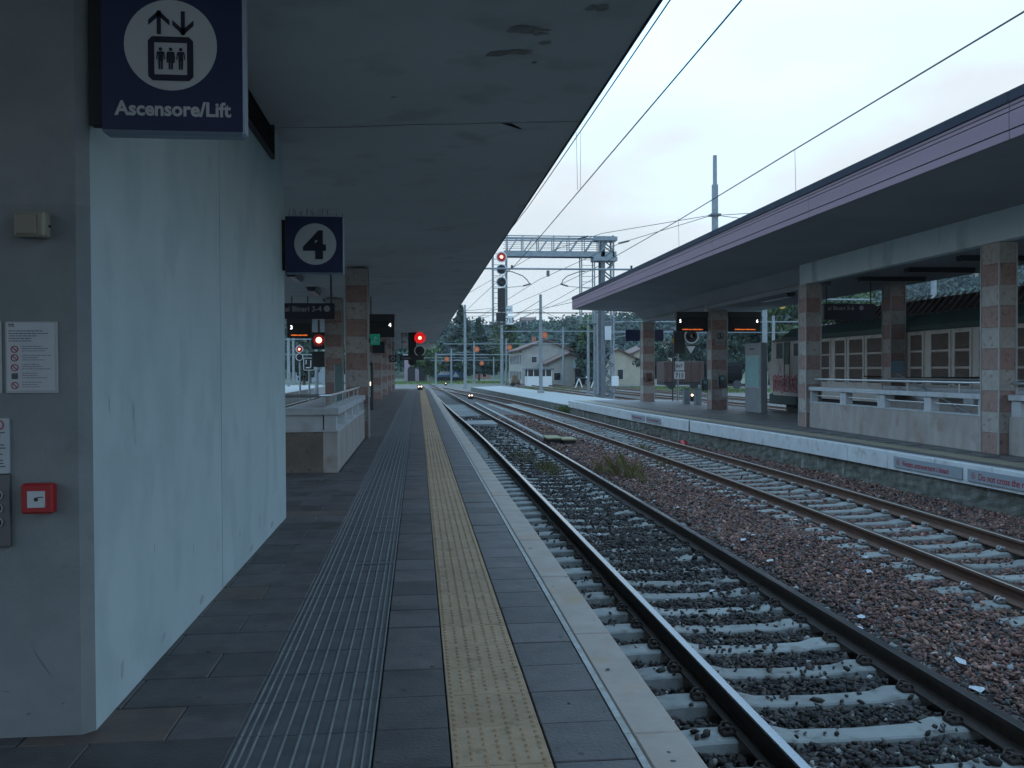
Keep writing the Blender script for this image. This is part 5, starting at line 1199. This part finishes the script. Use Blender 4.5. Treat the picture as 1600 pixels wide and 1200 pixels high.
tx, ty = dd * np.sin(th), dd * np.cos(th); tz = hillz(tx, ty)
hgt = rng.uniform(7, 11.5, NT); wid = hgt * rng.uniform(.34, .5, NT)
per = 120
sub = rng.normal(size=(NT, 6, 3)) * .42
which = rng.integers(0, 6, NT * per); ti = np.repeat(np.arange(NT), per)
cen = np.stack([tx, ty, tz + hgt * .55], 1)[ti] + sub[ti, which] * np.stack([wid, wid, hgt * .42], 1)[ti]
rad = np.stack([wid, wid, hgt * .42], 1)[ti] * .62
V = leafcloud(NT * per, cen, rad, .8, rng, .5)
F = np.arange(NT * per * 4).reshape(-1, 4)
tnt = (clump_tint(NT, rng, .5, 1.35)[ti] * (rng.uniform(.7, 1.3, (NT, 6))[ti, which])[:, None]); tnt = np.repeat(tnt, 4, axis=0)
tag(npmesh('hill_forest', V.reshape(-1, 3), F, leaf3, tnt), 'dense dark woods covering the hillside behind the yard', 'forest', kind='stuff')
def tree(x, y, h, w, label, m, seed, kind='round', zb=GZ, n=2600, leaf=.28, group=None, trunk=.22):
    t = T('tree', label, 'tree', (x, y, zb), group or 'trees around the railway yard'); rr = np.random.default_rng(seed); pr = random.Random(seed)
    mb = MB(); mb.tube([(x, y, zb), (x + .1, y, zb + h * .35), (x + .05, y + .1, zb + h * .8)], [trunk, trunk * .7, trunk * .2], 8)
    K = 26; cs = []
    for k in range(K):
        if kind == 'cone':
            f = (k + .5) / K; a = pr.uniform(0, 6.28); rw = w * (1 - f) * .62
            cs.append((x + rw * math.cos(a), y + rw * math.sin(a), zb + h * (.12 + .86 * f), w * (.52 * (1 - f) + .07), h * .05))
        else:
            a = pr.uniform(0, 6.28); el = pr.uniform(-.9, 1); q = pr.uniform(.45, .95)
            rx = w * q * math.sqrt(max(.05, 1 - el * el * .8)); c = (x + rx * math.cos(a) * .75, y + rx * math.sin(a) * .75, zb + h * .60 + el * h * .36)
            cs.append((*c, w * pr.uniform(.22, .42), h * pr.uniform(.08, .15)))
            if k % 3 == 0: mb.tube([(x + .08, y, zb + h * .4), ((x + c[0]) / 2, (y + c[1]) / 2, zb + h * .5), c], [trunk * .4, trunk * .25, .02], 5)
    t.p(mb, 'trunk', bark_m)
    cs = np.array(cs); wi = rr.integers(0, K, n)
    V = leafcloud(n, cs[wi, :3], np.stack([cs[wi, 3], cs[wi, 3], cs[wi, 4]], 1), leaf, rr, .35)
    tn = np.repeat(clump_tint(K, rr)[wi] * rr.uniform(.75, 1.25, (n, 1)), 4, axis=0)
    o = npmesh('crown', (V - np.array([x, y, zb])).reshape(-1, 3), np.arange(n * 4).reshape(-1, 4), m, tn, t.o); return t
tree(8.9, 190, 15.5, 4.6, 'tall dark conifer against the left canopy edge', leaf1, 1, 'cone', n=4200, leaf=.42)
tree(13.2, 200, 13.5, 4.2, 'dark conifer right of the tall one beside the gantry signal', leaf1, 2, 'cone', n=3600, leaf=.42)
tree(18.2, 198, 12.5, 4.4, 'mid green tree under the left gantry cage', leaf2, 3, n=3200, leaf=.4)
tree(24.4, 128, 9.8, 2.6, 'yellowish dark tree right of the white house', leaf2, 4, n=3600, leaf=.24)
tree(24.0, 126, 6.8, 3.0, 'dense dark green tree leaning on the white house', leaf1, 5, n=3600, leaf=.25)
tree(22.8, 118, 2.5, 1.5, 'round dark bush in front of the white house porch', leaf1, 6, n=1500, leaf=.16)
tree(30.8, 112, 6.2, 4.2, 'broad dark tree left of the farthest right column', leaf1, 7, n=4200, leaf=.22)
tree(38.5, 125, 6.5, 3.0, 'dark tree behind the 5 display', leaf1, 8, n=3000, leaf=.26)
tree(45.0, 122, 9.5, 5.2, 'large dark tree between the payphone column and notice board', leaf1, 9, n=4600, leaf=.3)
tree(51.0, 130, 9.0, 5.0, 'dark tree behind the grey notice board', leaf1, 10, n=4200, leaf=.3)
tree(49.5, 118, 14.5, 4.6, 'bright green tree left of the parapet end column', leaf2, 12, n=5200, leaf=.32)
tree(56.0, 118, 13.2, 4.6, 'bright green tree just right of the parapet end column', leaf2, 13, n=5200, leaf=.32)
tree(61.5, 120, 13.6, 4.0, 'bright green tree above the hanging sign 5-6', leaf2, 14, n=4600, leaf=.32)
tree(1.6, 185, 7.5, 4.5, 'green tree beside the pink building arch', leaf2, 15, n=2600, leaf=.35)
tree(-13.5, 150, 9.0, 4.0, 'green tree in the gap beside the white block', leaf2, 16, n=2600, leaf=.32)
tree(-15.5, 128, 5.0, 2.6, 'low dark tree under the route board', leaf1, 17, n=2000, leaf=.28)
tree(-20, 175, 14, 6, 'tall dark tree behind the lit 3 display', leaf1, 18, n=3000, leaf=.4)
tree(27.5, 150, 8.0, 4.0, 'dark tree behind the thick pale blue mast', leaf1, 19, n=3000, leaf=.32)
# ------------------------------------------------------------------ buildings
def house(name, label, cat, x0, x1, y0, y1, zb, he, ridge, axis, wm, rm, wins, wins_side=(), over=.5):
    """axis: direction of the ridge; gable faces the camera when axis == 'y'"""
    t = T(name, label, cat, (x0, y0, zb)); mb = MB(); ze = zb + he; zr = ze + ridge; xm = (x0 + x1) / 2; ym = (y0 + y1) / 2
    if axis == 'y': mb.poly([(x0, y0, zb), (x1, y0, zb), (x1, y0, ze), (xm, y0, zr), (x0, y0, ze)], (0, y1 - y0, 0))
    else: mb.poly([(x0, y0, zb), (x0, y1, zb), (x0, y1, ze), (x0, ym, zr), (x0, y0, ze)], (x1 - x0, 0, 0))
    t.p(mb, 'wall', wm); th_ = .22; k = ridge / ((x1 - x0) / 2 if axis == 'y' else (y1 - y0) / 2)
    for s_ in (-1, 1):
        mb = MB()
        if axis == 'y':
            e = x0 - over if s_ < 0 else x1 + over
            mb.poly([(xm, y0 - over, zr + .02), (e, y0 - over, ze - over * k + .02), (e, y0 - over, ze - over * k + .02 + th_), (xm, y0 - over, zr + .02 + th_)], (0, y1 - y0 + 2 * over, 0))
        else:
            e = y0 - over if s_ < 0 else y1 + over
            mb.poly([(x0 - over, ym, zr + .02), (x0 - over, e, ze - over * k + .02), (x0 - over, e, ze - over * k + .02 + th_), (x0 - over, ym, zr + .02 + th_)], (x1 - x0 + 2 * over, 0, 0))
        t.p(mb, 'roof', rm)
    def win(face, a, b, z0, z1):
        mb = MB(); f = .08
        if face == 'y': mb.box(a, y0 - .05, zb + z0, b, y0 + .01, zb + z1)
        else: mb.box(x0 - .05, a, zb + z0, x0 + .01, b, zb + z1)
        w = t.p(mb, 'window', pcap_m); mb = MB()
        if face == 'y': mb.box(a + f, y0 - .06, zb + z0 + f, b - f, y0 - .051, zb + z1 - f)
        else: mb.box(x0 - .06, a + f, zb + z0 + f, x0 - .051, b - f, zb + z1 - f)
        mb.build('pane', glass_d, w)
    for q in wins: win('y', *q)
    for q in wins_side: win('x', *q)
    return t
t = house('station_house', 'two storey white house with a low pitched roof across the yard', 'house', 15.6, 22.8, 138, 158, GZ, 5.4, 1.35, 'y', hwall, terra, [(20.4, 21.3, 3.4, 4.4), (17.0, 17.9, 3.4, 4.4), (17.0, 17.9, .9, 2.2)],
          [(139 + 2.2 * k, 140.0 + 2.2 * k, 3.2, 4.7) for k in range(8)] + [(139 + 2.2 * k, 140.0 + 2.2 * k, .8, 2.2) for k in range(8)])
mb = MB(); mb.cbox(18.7, 150, 5.6, 19.3, 150.6, 6.9); t.p(mb, 'chimney', brick_m)
t = house('outbuilding', 'low white annex with a brown roof in front of the white house', 'house', 18.6, 24.4, 130, 137.5, GZ, 3.3, 1.3, 'y', hwall, terra, [(19.2, 20.3, .8, 2.0)])
mb = MB(); mb.box(22.0, 129.5, 1.75, 24.4, 129.9, 2.75); t.p(mb, 'awning', mat('awning_teal', (.35, .52, .55), .6))
mb = MB(); mb.box(22.3, 129.97, GZ, 23.8, 129.99, 1.6); t.p(mb, 'doorway', black_m)
t = T('signal_cabin', 'small white flat roofed cabin with a band of windows before the white house', 'cabin', (15.5, 124, GZ))
mb = MB(); mb.box(14.75, 124, GZ, 18.1, 127, .62); t.p(mb, 'wall', white_m)
mb = MB(); mb.box(14.8, 124.05, .63, 18.05, 126.95, 1.5); t.p(mb, 'window_band', glass_d)
for x in (14.75, 15.55, 16.35, 17.2, 18.02):
    mb = MB(); mb.box(x, 123.97, .62, x + .1, 124.04, 1.5); t.p(mb, 'mullion', white_m)
mb = MB(); mb.cbox(14.5, 123.7, 1.5, 18.35, 127.3, 1.72, .03); t.p(mb, 'roof', galvd_m)
t = T('site_digger', 'small rusty yellow machine parked left of the signal cabin', 'machine', (14.1, 131, GZ))
mb = MB(); mb.cbox(13.3, 131, GZ + .3, 14.5, 132, GZ + 1.0, .05); t.p(mb, 'body', mat('machine_ochre', (.16, .10, .05), .7))
mb = MB(); mb.cbox(13.5, 131.1, GZ + 1.0, 14.1, 131.9, GZ + 1.6, .05); t.p(mb, 'hood', mat('machine_ochre', 0))
for x in (13.5, 14.3): mb = MB(); mb.tube([(x, 130.9, GZ + .3), (x, 132.1, GZ + .3)], .3, 12); t.p(mb, 'wheel', black_m)
house('brick_hut', 'small red brick hut near the blue train', 'hut', 14.8, 18.4, 236, 240, -1.1, 2.4, .9, 'y', brick_m, terra, [(16.4, 17.6, .7, 1.6)])
house('hill_house', 'white house with a reddish roof high among the hilltop trees', 'house', 42.2, 47.6, 372, 378, 17.2, 4.2, 1.3, 'x', white_m, terra, [(43.2, 44.2, 1.8, 3.4), (45.6, 46.6, 1.8, 3.4)])
house('cream_house', 'long cream house with a brown roof right of the gantry column', 'house', 27.0, 34.5, 140, 152, GZ, 3.5, 1.9, 'y', hwall2, terra, [(28.0, 28.9, .6, 2.4), (30.6, 31.6, .8, 2.4)], [(141 + 2.4 * k, 142.1 + 2.4 * k, .9, 2.5) for k in range(4)])
house('cream_house', 'taller cream house with a hipped look behind the farthest right column', 'house', 35.5, 45.0, 150, 160, GZ, 5.0, 2.0, 'y', hwall2, terra, [(37.0, 38.4, 3.0, 4.4), (42, 43.4, 3.0, 4.4)], [(151 + 2.6 * k, 152.1 + 2.6 * k, 2.8, 4.4) for k in range(3)])
for k, (x, y, lb) in enumerate(((150, 330, 'pale hillside house above the locomotive, leftmost of the scattered ones'), (172, 325, 'pale hillside house between the two masts over the locomotive'), (196, 320, 'pale hillside house beside the nearest far column'), (128, 345, 'white hillside house above the hanging sign 5-6'), (92, 300, 'white hillside house behind the 5 display'), (84, 290, 'pale hillside house behind the farthest right column'))):
    zb = float(hillz(np.array(x * 1.), np.array(y * 1.))) + 3.0
    house('hill_house', lb, 'house', x, x + 9, y, y + 8, zb, 5.5, 2, 'x', hwall if k % 2 else hwall2, terra, [(x + 1, x + 2.2, 2.8, 4.4), (x + 4, x + 5.2, 2.8, 4.4), (x + 6.6, x + 7.8, 2.8, 4.4)])
t = T('pink_building', 'distant pink building with two dark arches below the hanging signal', 'building', (-4, 200, GZ))
mb = MB(); mb.box(-2.9, 200, GZ, 2.2, 215, 4.6); t.p(mb, 'wall', pinkw)
mb = MB(); mb.box(-3.2, 199.6, 4.6, 2.5, 215.4, 4.9); t.p(mb, 'cornice', pcap_m)
for c in (-1.4, 1.0):
    mb = MB(); pts = [(c - .8, 199.95, GZ), (c + .8, 199.95, GZ), (c + .8, 199.95, 1.6)] + [(c + .8 * math.cos(a), 199.95, 1.6 + .8 * math.sin(a)) for a in np.linspace(.3, 2.84, 7)] + [(c - .8, 199.95, 1.6)]
    mb.poly(pts, (0, .04, 0)); t.p(mb, 'arch', black_m)
house('depot_building', 'grey blue depot building seen in the gap left of the columns', 'building', -24, -12.5, 185, 200, GZ, 5, 1.5, 'x', mat('depot_grey', (.35, .40, .44), .8), terra, [(-22, -20.5, 1.5, 3), (-18.5, -17, 1.5, 3), (-15, -13.5, 1.5, 3)])
# train
t = T('regional_train', 'white and blue regional train standing far along the curve', 'train', (6.5, 190, GZ))
mb = MB(); mb.cbox(3.9, 192, GZ + .9, 6.9, 250, GZ + 3.9, .3); t.p(mb, 'coach', trainw)
mb = MB(); mb.poly([(6.75, 190, GZ + .8), (9.6, 190, GZ + .8), (9.6, 190, GZ + 2.2), (9.3, 190.3, GZ + 3.6), (7.0, 190.3, GZ + 3.6), (6.75, 190, GZ + 2.2)], (0, 10, 0)); t.p(mb, 'cab', trainb)
mb = MB(); mb.poly([(7.15, 189.95, GZ + 2.3), (9.2, 189.95, GZ + 2.3), (8.95, 190.15, GZ + 3.3), (7.4, 190.15, GZ + 3.3)], (0, .05, 0)); t.p(mb, 'windscreen', glass_d)
mb = MB(); mb.poly([(7.2, 189.93, GZ + 1.0), (8.4, 189.93, GZ + 1.0), (7.7, 189.93, GZ + 2.0)], (0, .04, 0)); t.p(mb, 'white_flash', trainw)
mb = MB(); mb.cbox(4.0, 190.4, GZ + 3.4, 9.3, 240, GZ + 4.5, .25); t.p(mb, 'roof', trainw)
mb = MB(); mb.box(3.88, 193, GZ + 1.0, 3.9, 248, GZ + 1.5); mb.box(4.0, 191.96, GZ + 1.0, 6.7, 191.99, GZ + 1.35); t.p(mb, 'blue_band', trainb)
for k in range(4): mb = MB(); mb.box(4.05 + .68 * k, 191.94, GZ + 2.1, 4.6 + .68 * k, 191.985, GZ + 3.2); t.p(mb, 'window', glass_d)
mb = MB(); mb.box(4.2, 191, GZ + .2, 9.4, 245, GZ + .8); t.p(mb, 'underframe', black_m)
# dark freight wagons behind platform 2
t = T('freight_wagon', 'rust red goods wagon behind the farthest right column', 'wagon', (27, 92, GZ))
mb = MB(); mb.cbox(25.0, 92, .15, 29.2, 95, 2.3, .05); t.p(mb, 'body', wagon_m)
for k in range(5): mb = MB(); mb.box(25.3 + k * .85, 91.9, .2, 25.4 + k * .85, 91.99, 2.25); t.p(mb, 'rib', wagon_m)
for x in (25.8, 28.2): mb = MB(); mb.disc((x, 92.2, -.1), .45, 20, 'y', .12); t.p(mb, 'wheel', black_m)
mb = MB(); mb.box(25.0, 92.1, -.1, 29.2, 94.9, .15); t.p(mb, 'underframe', black_m)
t = T('tank_wagon', 'black rounded tank wagon behind the INT and 715 plates', 'wagon', (31, 92, GZ))
mb = MB(); mb.tube([(29.9, 93.5, 1.1), (30.1, 93.5, 1.1), (33.2, 93.5, 1.1), (33.5, 93.5, 1.1)], [.9, 1.25, 1.25, .9], 20); t.p(mb, 'tank', mat('sooty_black', (.012, .011, .011), .95, spec=.1))
mb = MB(); mb.tube([(31.6, 93.5, 2.2), (31.6, 93.5, 2.7)], .3, 12); t.p(mb, 'filler_dome', black_m)
mb = MB(); mb.box(29.6, 92.4, -.25, 33.7, 94.6, .0); t.p(mb, 'underframe', black_m)
for x in (30.4, 32.8): mb = MB(); mb.disc((x, 92.3, -.1), .45, 20, 'y', .12); t.p(mb, 'wheel', dark_m)
# white buffer stop
t = T('buffer_stop', 'white A frame buffer stop on the grass right of the signal cabin', 'buffer stop', (23, 105, GZ))
for x in (19.0, 20.9):
    for s_ in (-1, 1): mb = MB(); mb.tube([(x, 108, GZ + 1.35), (x + s_ * .5, 108, GZ)], .07, 6); t.p(mb, 'leg', white_m)
mb = MB(); mb.tube([(18.6, 108, GZ + 1.35), (21.4, 108, GZ + 1.35)], .08, 6); t.p(mb, 'beam', dark_m)
mb = MB(); mb.tube([(20, 107.9, GZ + 1.45), (20, 108.1, GZ + 1.45)], .16, 12); t.p(mb, 'lamp', white_m)
# grass bands in the yard (blades)
def blades(n, cx, cy, rx, ry, h, w, rng, zf, lean=.35):
    a = rng.uniform(0, 6.283, n); q = np.sqrt(rng.random(n)); x = cx + rx * q * np.cos(a); y = cy + ry * q * np.sin(a); z = zf
    hh = h * rng.uniform(.35, 1.1, n) * (1 - .5 * q); d = rng.normal(0, lean, (n, 2)) * hh[:, None]; b = rng.uniform(0, 6.283, n)
    ux, uy = np.cos(b) * w, np.sin(b) * w
    V = np.stack([np.stack([x - ux, y - uy, np.full(n, z)], 1), np.stack([x + ux, y + uy, np.full(n, z)], 1), np.stack([x + d[:, 0] * .4 + ux * .7, y + d[:, 1] * .4 + uy * .7, z + hh * .6], 1), np.stack([x + d[:, 0], y + d[:, 1], z + hh], 1)], 1)
    return V
rng = np.random.default_rng(5)
def weeds(name, label, specs, tintc, kind=None, cat='plant'):
    Vs = [blades(*s_[:7], rng, s_[7]) for s_ in specs]; V = np.concatenate(Vs); n = len(V)
    tn = np.repeat(np.array(tintc) * rng.uniform(.6, 1.4, (n, 1)) * (1 + rng.normal(0, .12, (n, 3))), 4, axis=0)
    o = npmesh(name, V.reshape(-1, 3), np.arange(n * 4).reshape(-1, 4), weed_m, tn)
    return tag(o, label, cat, kind=kind)
weeds('weed_clump', 'dry yellow green weed clump between the two tracks', [(85, 4.15, 19.3, .16, .35, .62, .0026, -.72), (70, 4.36, 18.8, .12, .3, .66, .0026, -.72), (55, 3.95, 20.0, .12, .3, .46, .0026, -.72), (35, 4.62, 19.0, .12, .3, .5, .0026, -.72), (30, 4.5, 18.1, .1, .25, .4, .0026, -.72)], (.95, .85, .62))
weeds('weed_clump', 'sparse weeds growing against the right rail of the near track', [(420, 3.0, 21.0, .32, 1.3, .26, .004, -.78), (260, 2.75, 24.0, .35, 1.6, .24, .004, -.78)], (.75, .72, .62))
weeds('weed_clump', 'weedy bush at the broken end of the far platform wall', [(700, 7.55, 46.6, .35, .8, .62, .010, -.78)], (.55, .75, .45))
weeds('weed_clump', 'thin weeds by the near rail of the second track', [(200, 5.9, 21.5, .25, .8, .22, .004, -.74), (160, 6.3, 25.5, .3, .6, .25, .004, -.75)], (.8, .7, .5))
weeds('weed_clump', 'small green weeds beside the platform end where the rails converge', [(260, 1.5, 52, .22, 2.6, .22, .010, -.8)], (.6, .9, .45))
weeds('yard_grass', 'rough grass growing across the far yard', [(9000, 24, 112, 16, 7, .38, .035, GZ), (7000, 38, 96, 14, 9, .38, .03, GZ), (4500, 6, 170, 20, 12, .5, .05, GZ), (3500, 17, 102, 8, 4, .3, .03, GZ)], (.62, .95, .45), 'stuff', 'grass')
# ------------------------------------------------------------------ dwarf signals and small things on the ground
def dwarf(x, y, z, label, lamps):
    t = T('dwarf_signal', label, 'ground signal', (x, y, z), 'lit dwarf signals')
    mb = MB(); mb.cbox(x - .2, y, z, x + .2, y + .3, z + .42, .03); t.p(mb, 'case', black_m)
    for k in range(lamps):
        mb = MB(); mb.disc((x - .1 + .2 * k if lamps > 1 else x, y - .02, z + .30), .055, 16, 'y', .03); t.p(mb, 'lamp', lamp_e)
dwarf(.16, 71.5, -.02, 'lit dwarf signal standing on the end of the left platform', 2)
dwarf(4.15, 73, -.78, 'lit dwarf signal between the two curving tracks', 2)
dwarf(4.2, 140, -.8, 'lit dwarf signal in front of the blue train', 1)
dwarf(13.05, 43.0, 0, 'small white ground lamp at the foot of the INT plate post', 1)
dwarf(-5.9, 46, -.75, 'pair of lights behind the stair parapet on the left', 2)
dwarf(-6.4, 62, -.75, 'lit dwarf signal on the track seen left of the columns', 1)
dwarf(-7.6, 74, -.75, 'farther lit dwarf signal seen left of the columns', 1)
t = T('side_platform', 'bright pale platform strip seen through the gap left of the columns', 'platform', kind='structure')
mb = MB(); mb.box(-15, 40, -.9, -9.2, 100, -.02); t.p(mb, 'slab', conc_m)
t = T('vending_machine', 'drinks machine with a pale patterned front between left columns', 'vending machine', (-2.3, 37, 0))
mb = MB(); mb.cbox(-2.35, 36.5, 0, -1.75, 37.2, 1.85, .03); t.p(mb, 'cabinet', dark_m)
mb = MB(); mb.box(-2.28, 36.485, .5, -1.85, 36.499, 1.75); t.p(mb, 'front_panel', mat('machine_front', (.22, .28, .22), .4, (.55, .55, .38), 9, lo=.45, hi=.55))
mb = MB(); mb.box(-1.95, 36.48, .95, -1.84, 36.484, 1.1); t.p(mb, 'lit_button', mat('warm_light', (.8, .6, .4), .4, emit=(1, .75, .5), estr=3))
t = T('teal_panel', 'narrow pale teal poster case beside the dark left column', 'poster case', (-2.7, 29.5, .2))
mb = MB(); mb.cbox(-2.62, 29.4, .2, -2.36, 29.5, 1.75, .02); t.p(mb, 'case', mat('case_teal', (.14, .22, .22), .4))
t = T('cover_box', 'moss stained wooden cover box on the gravel between the tracks', 'box', (4.3, 28.5, -.75))
for a, b, c, d_, z in ((3.95, 27.9, 4.35, 28.9, .17), (4.38, 27.6, 4.75, 28.5, .15)):
    mb = MB(); mb.cbox(a, b, -.75, c, d_, -.75 + z, .01); t.p(mb, 'box_side', black_m)
    mb = MB(); mb.cbox(a - .04, b - .04, -.75 + z, c + .04, d_ + .04, -.70 + z, .01); t.p(mb, 'lid', straw_m)
t = T('cable_trough', 'pale concrete cable trough running away between the tracks', 'cable trough', (4.1, 30, -.74))
for k in range(22):
    y = 29.5 + k * 1.5; x = 4.12 - .008 * k * 1.5
    mb = MB(); mb.cbox(x - .09, y, -.76, x + .09, y + 1.46, -.655, .012); t.p(mb, 'trough_lid', conc_m)
t = T('rail_pad', 'pale concrete crossing slab between the rails of the near track', 'slab', (2.6, 38, -.72))
for y, c_ in ((37.5, 2.62), (38.4, 2.62), (39.3, 2.61)): mb = MB(); mb.cbox(c_ - .62, y, -.78, c_ + .62, y + .82, -.655, .015); t.p(mb, 'slab_panel', conc_m)
t = T('crushed_bottle', 'crushed clear plastic bottle beside the platform edge', 'bottle', (1.45, 5.6, -.72))
mb = MB(); mb.tube([(1.40, 5.52, -.695), (1.43, 5.58, -.69), (1.46, 5.65, -.685), (1.475, 5.69, -.69), (1.485, 5.72, -.69)], [.026, .034, .031, .014, .013], 12); t.p(mb, 'bottle_body', bottle_m)
mb = MB(); mb.tube([(1.418, 5.555, -.692), (1.445, 5.62, -.687)], .0345, 12); t.p(mb, 'blue_label', bluecan)
t = T('drink_can', 'small crumpled blue can on the sleeper ends', 'can', (1.42, 6.45, -.74)); mb = MB(); mb.tube([(1.40, 6.42, -.715), (1.43, 6.47, -.71), (1.46, 6.5, -.715)], [.028, .033, .03], 12); t.p(mb, 'can_body', bluecan)
t = T('red_bag', 'small red bag lying below the far platform wall', 'litter', (7.5, 26, -.7)); mb = MB(); mb.tube([(7.55, 25.6, -.66), (7.6, 25.9, -.6), (7.62, 26.2, -.66)], [.04, .12, .03], 8); t.p(mb, 'bag', redbox)
rr = random.Random(9)
spots = [(3.78, 7.6), (3.95, 7.9), (4.05, 10.3), (4.2, 11.6), (4.45, 11.9), (4.9, 9.6), (5.6, 13.2), (4.15, 14.4), (3.95, 15.2), (1.62, 5.0), (1.66, 4.72), (2.5, 12.5), (3.0, 9.2), (4.1, 6.6), (3.9, 6.1), (5.3, 10.5)]
LAB = ['white scrap just outside the right rail of the near track, nearest of a close pair', 'white scrap just behind the nearest pair scrap beside the right rail', 'pale scrap on brown ballast level with the first pair of sleepers ends', 'torn scrap on the brown ballast ahead of a twin', 'twin torn scrap a step further right on the brown ballast',
 'lone pale scrap amid the brown stones midway between the tracks', 'scrap close to the sleeper ends of the second track', 'scrap lying short of the weed clump on the gravel', 'scrap beside the near track rail short of the weed clump', 'scrap on the sleeper ends under the platform edge', 'second scrap under the platform edge beside the left rail', 'pale scrap between the rails of the near track, farther one', 'pale scrap between the rails of the near track, nearer one', 'large scrap on brown ballast close to the right picture edge', 'lowest scrap beside the right rail of the near track', 'scrap beside the brown sleepers of the second track']
for k, (x, y) in enumerate(spots):
    t_ = MB(); n = 7; z = float(bz(np.array([x]), np.array([y]))[0]) + .045; vs = []; s_ = rr.uniform(.025, .06)
    for j in range(n): a = 6.283 * j / n; vs.append((x + s_ * rr.uniform(.6, 1.2) * math.cos(a), y + s_ * 1.3 * rr.uniform(.6, 1.2) * math.sin(a), z + rr.uniform(-.01, .02)))
    t_.add(vs + [(x, y, z + .015)], [(j, (j + 1) % n, n) for j in range(n)])
    tag(t_.build('paper_scrap', paper_m), LAB[k], 'litter', 'white paper scraps on the ballast')

# ------------------------------------------------------------------ haze
mb = MB(); mb.box(-720, -120, -2.2, 900, 940, 95); hz = mb.build('haze', None if False else mat('haze_air', (1, 1, 1)))
ht = MATS['haze_air'].node_tree; ht.nodes.clear(); hv = ht.nodes.new('ShaderNodeVolumePrincipled'); hm = ht.nodes.new('ShaderNodeOutputMaterial')
hv.inputs['Color'].default_value = (.80, .88, .96, 1); hv.inputs['Density'].default_value = .00018; hv.inputs['Anisotropy'].default_value = .1
ht.links.new(hv.outputs[0], hm.inputs['Volume']); tag(hz, 'thin evening haze in the air over the whole yard', 'haze', kind='stuff')
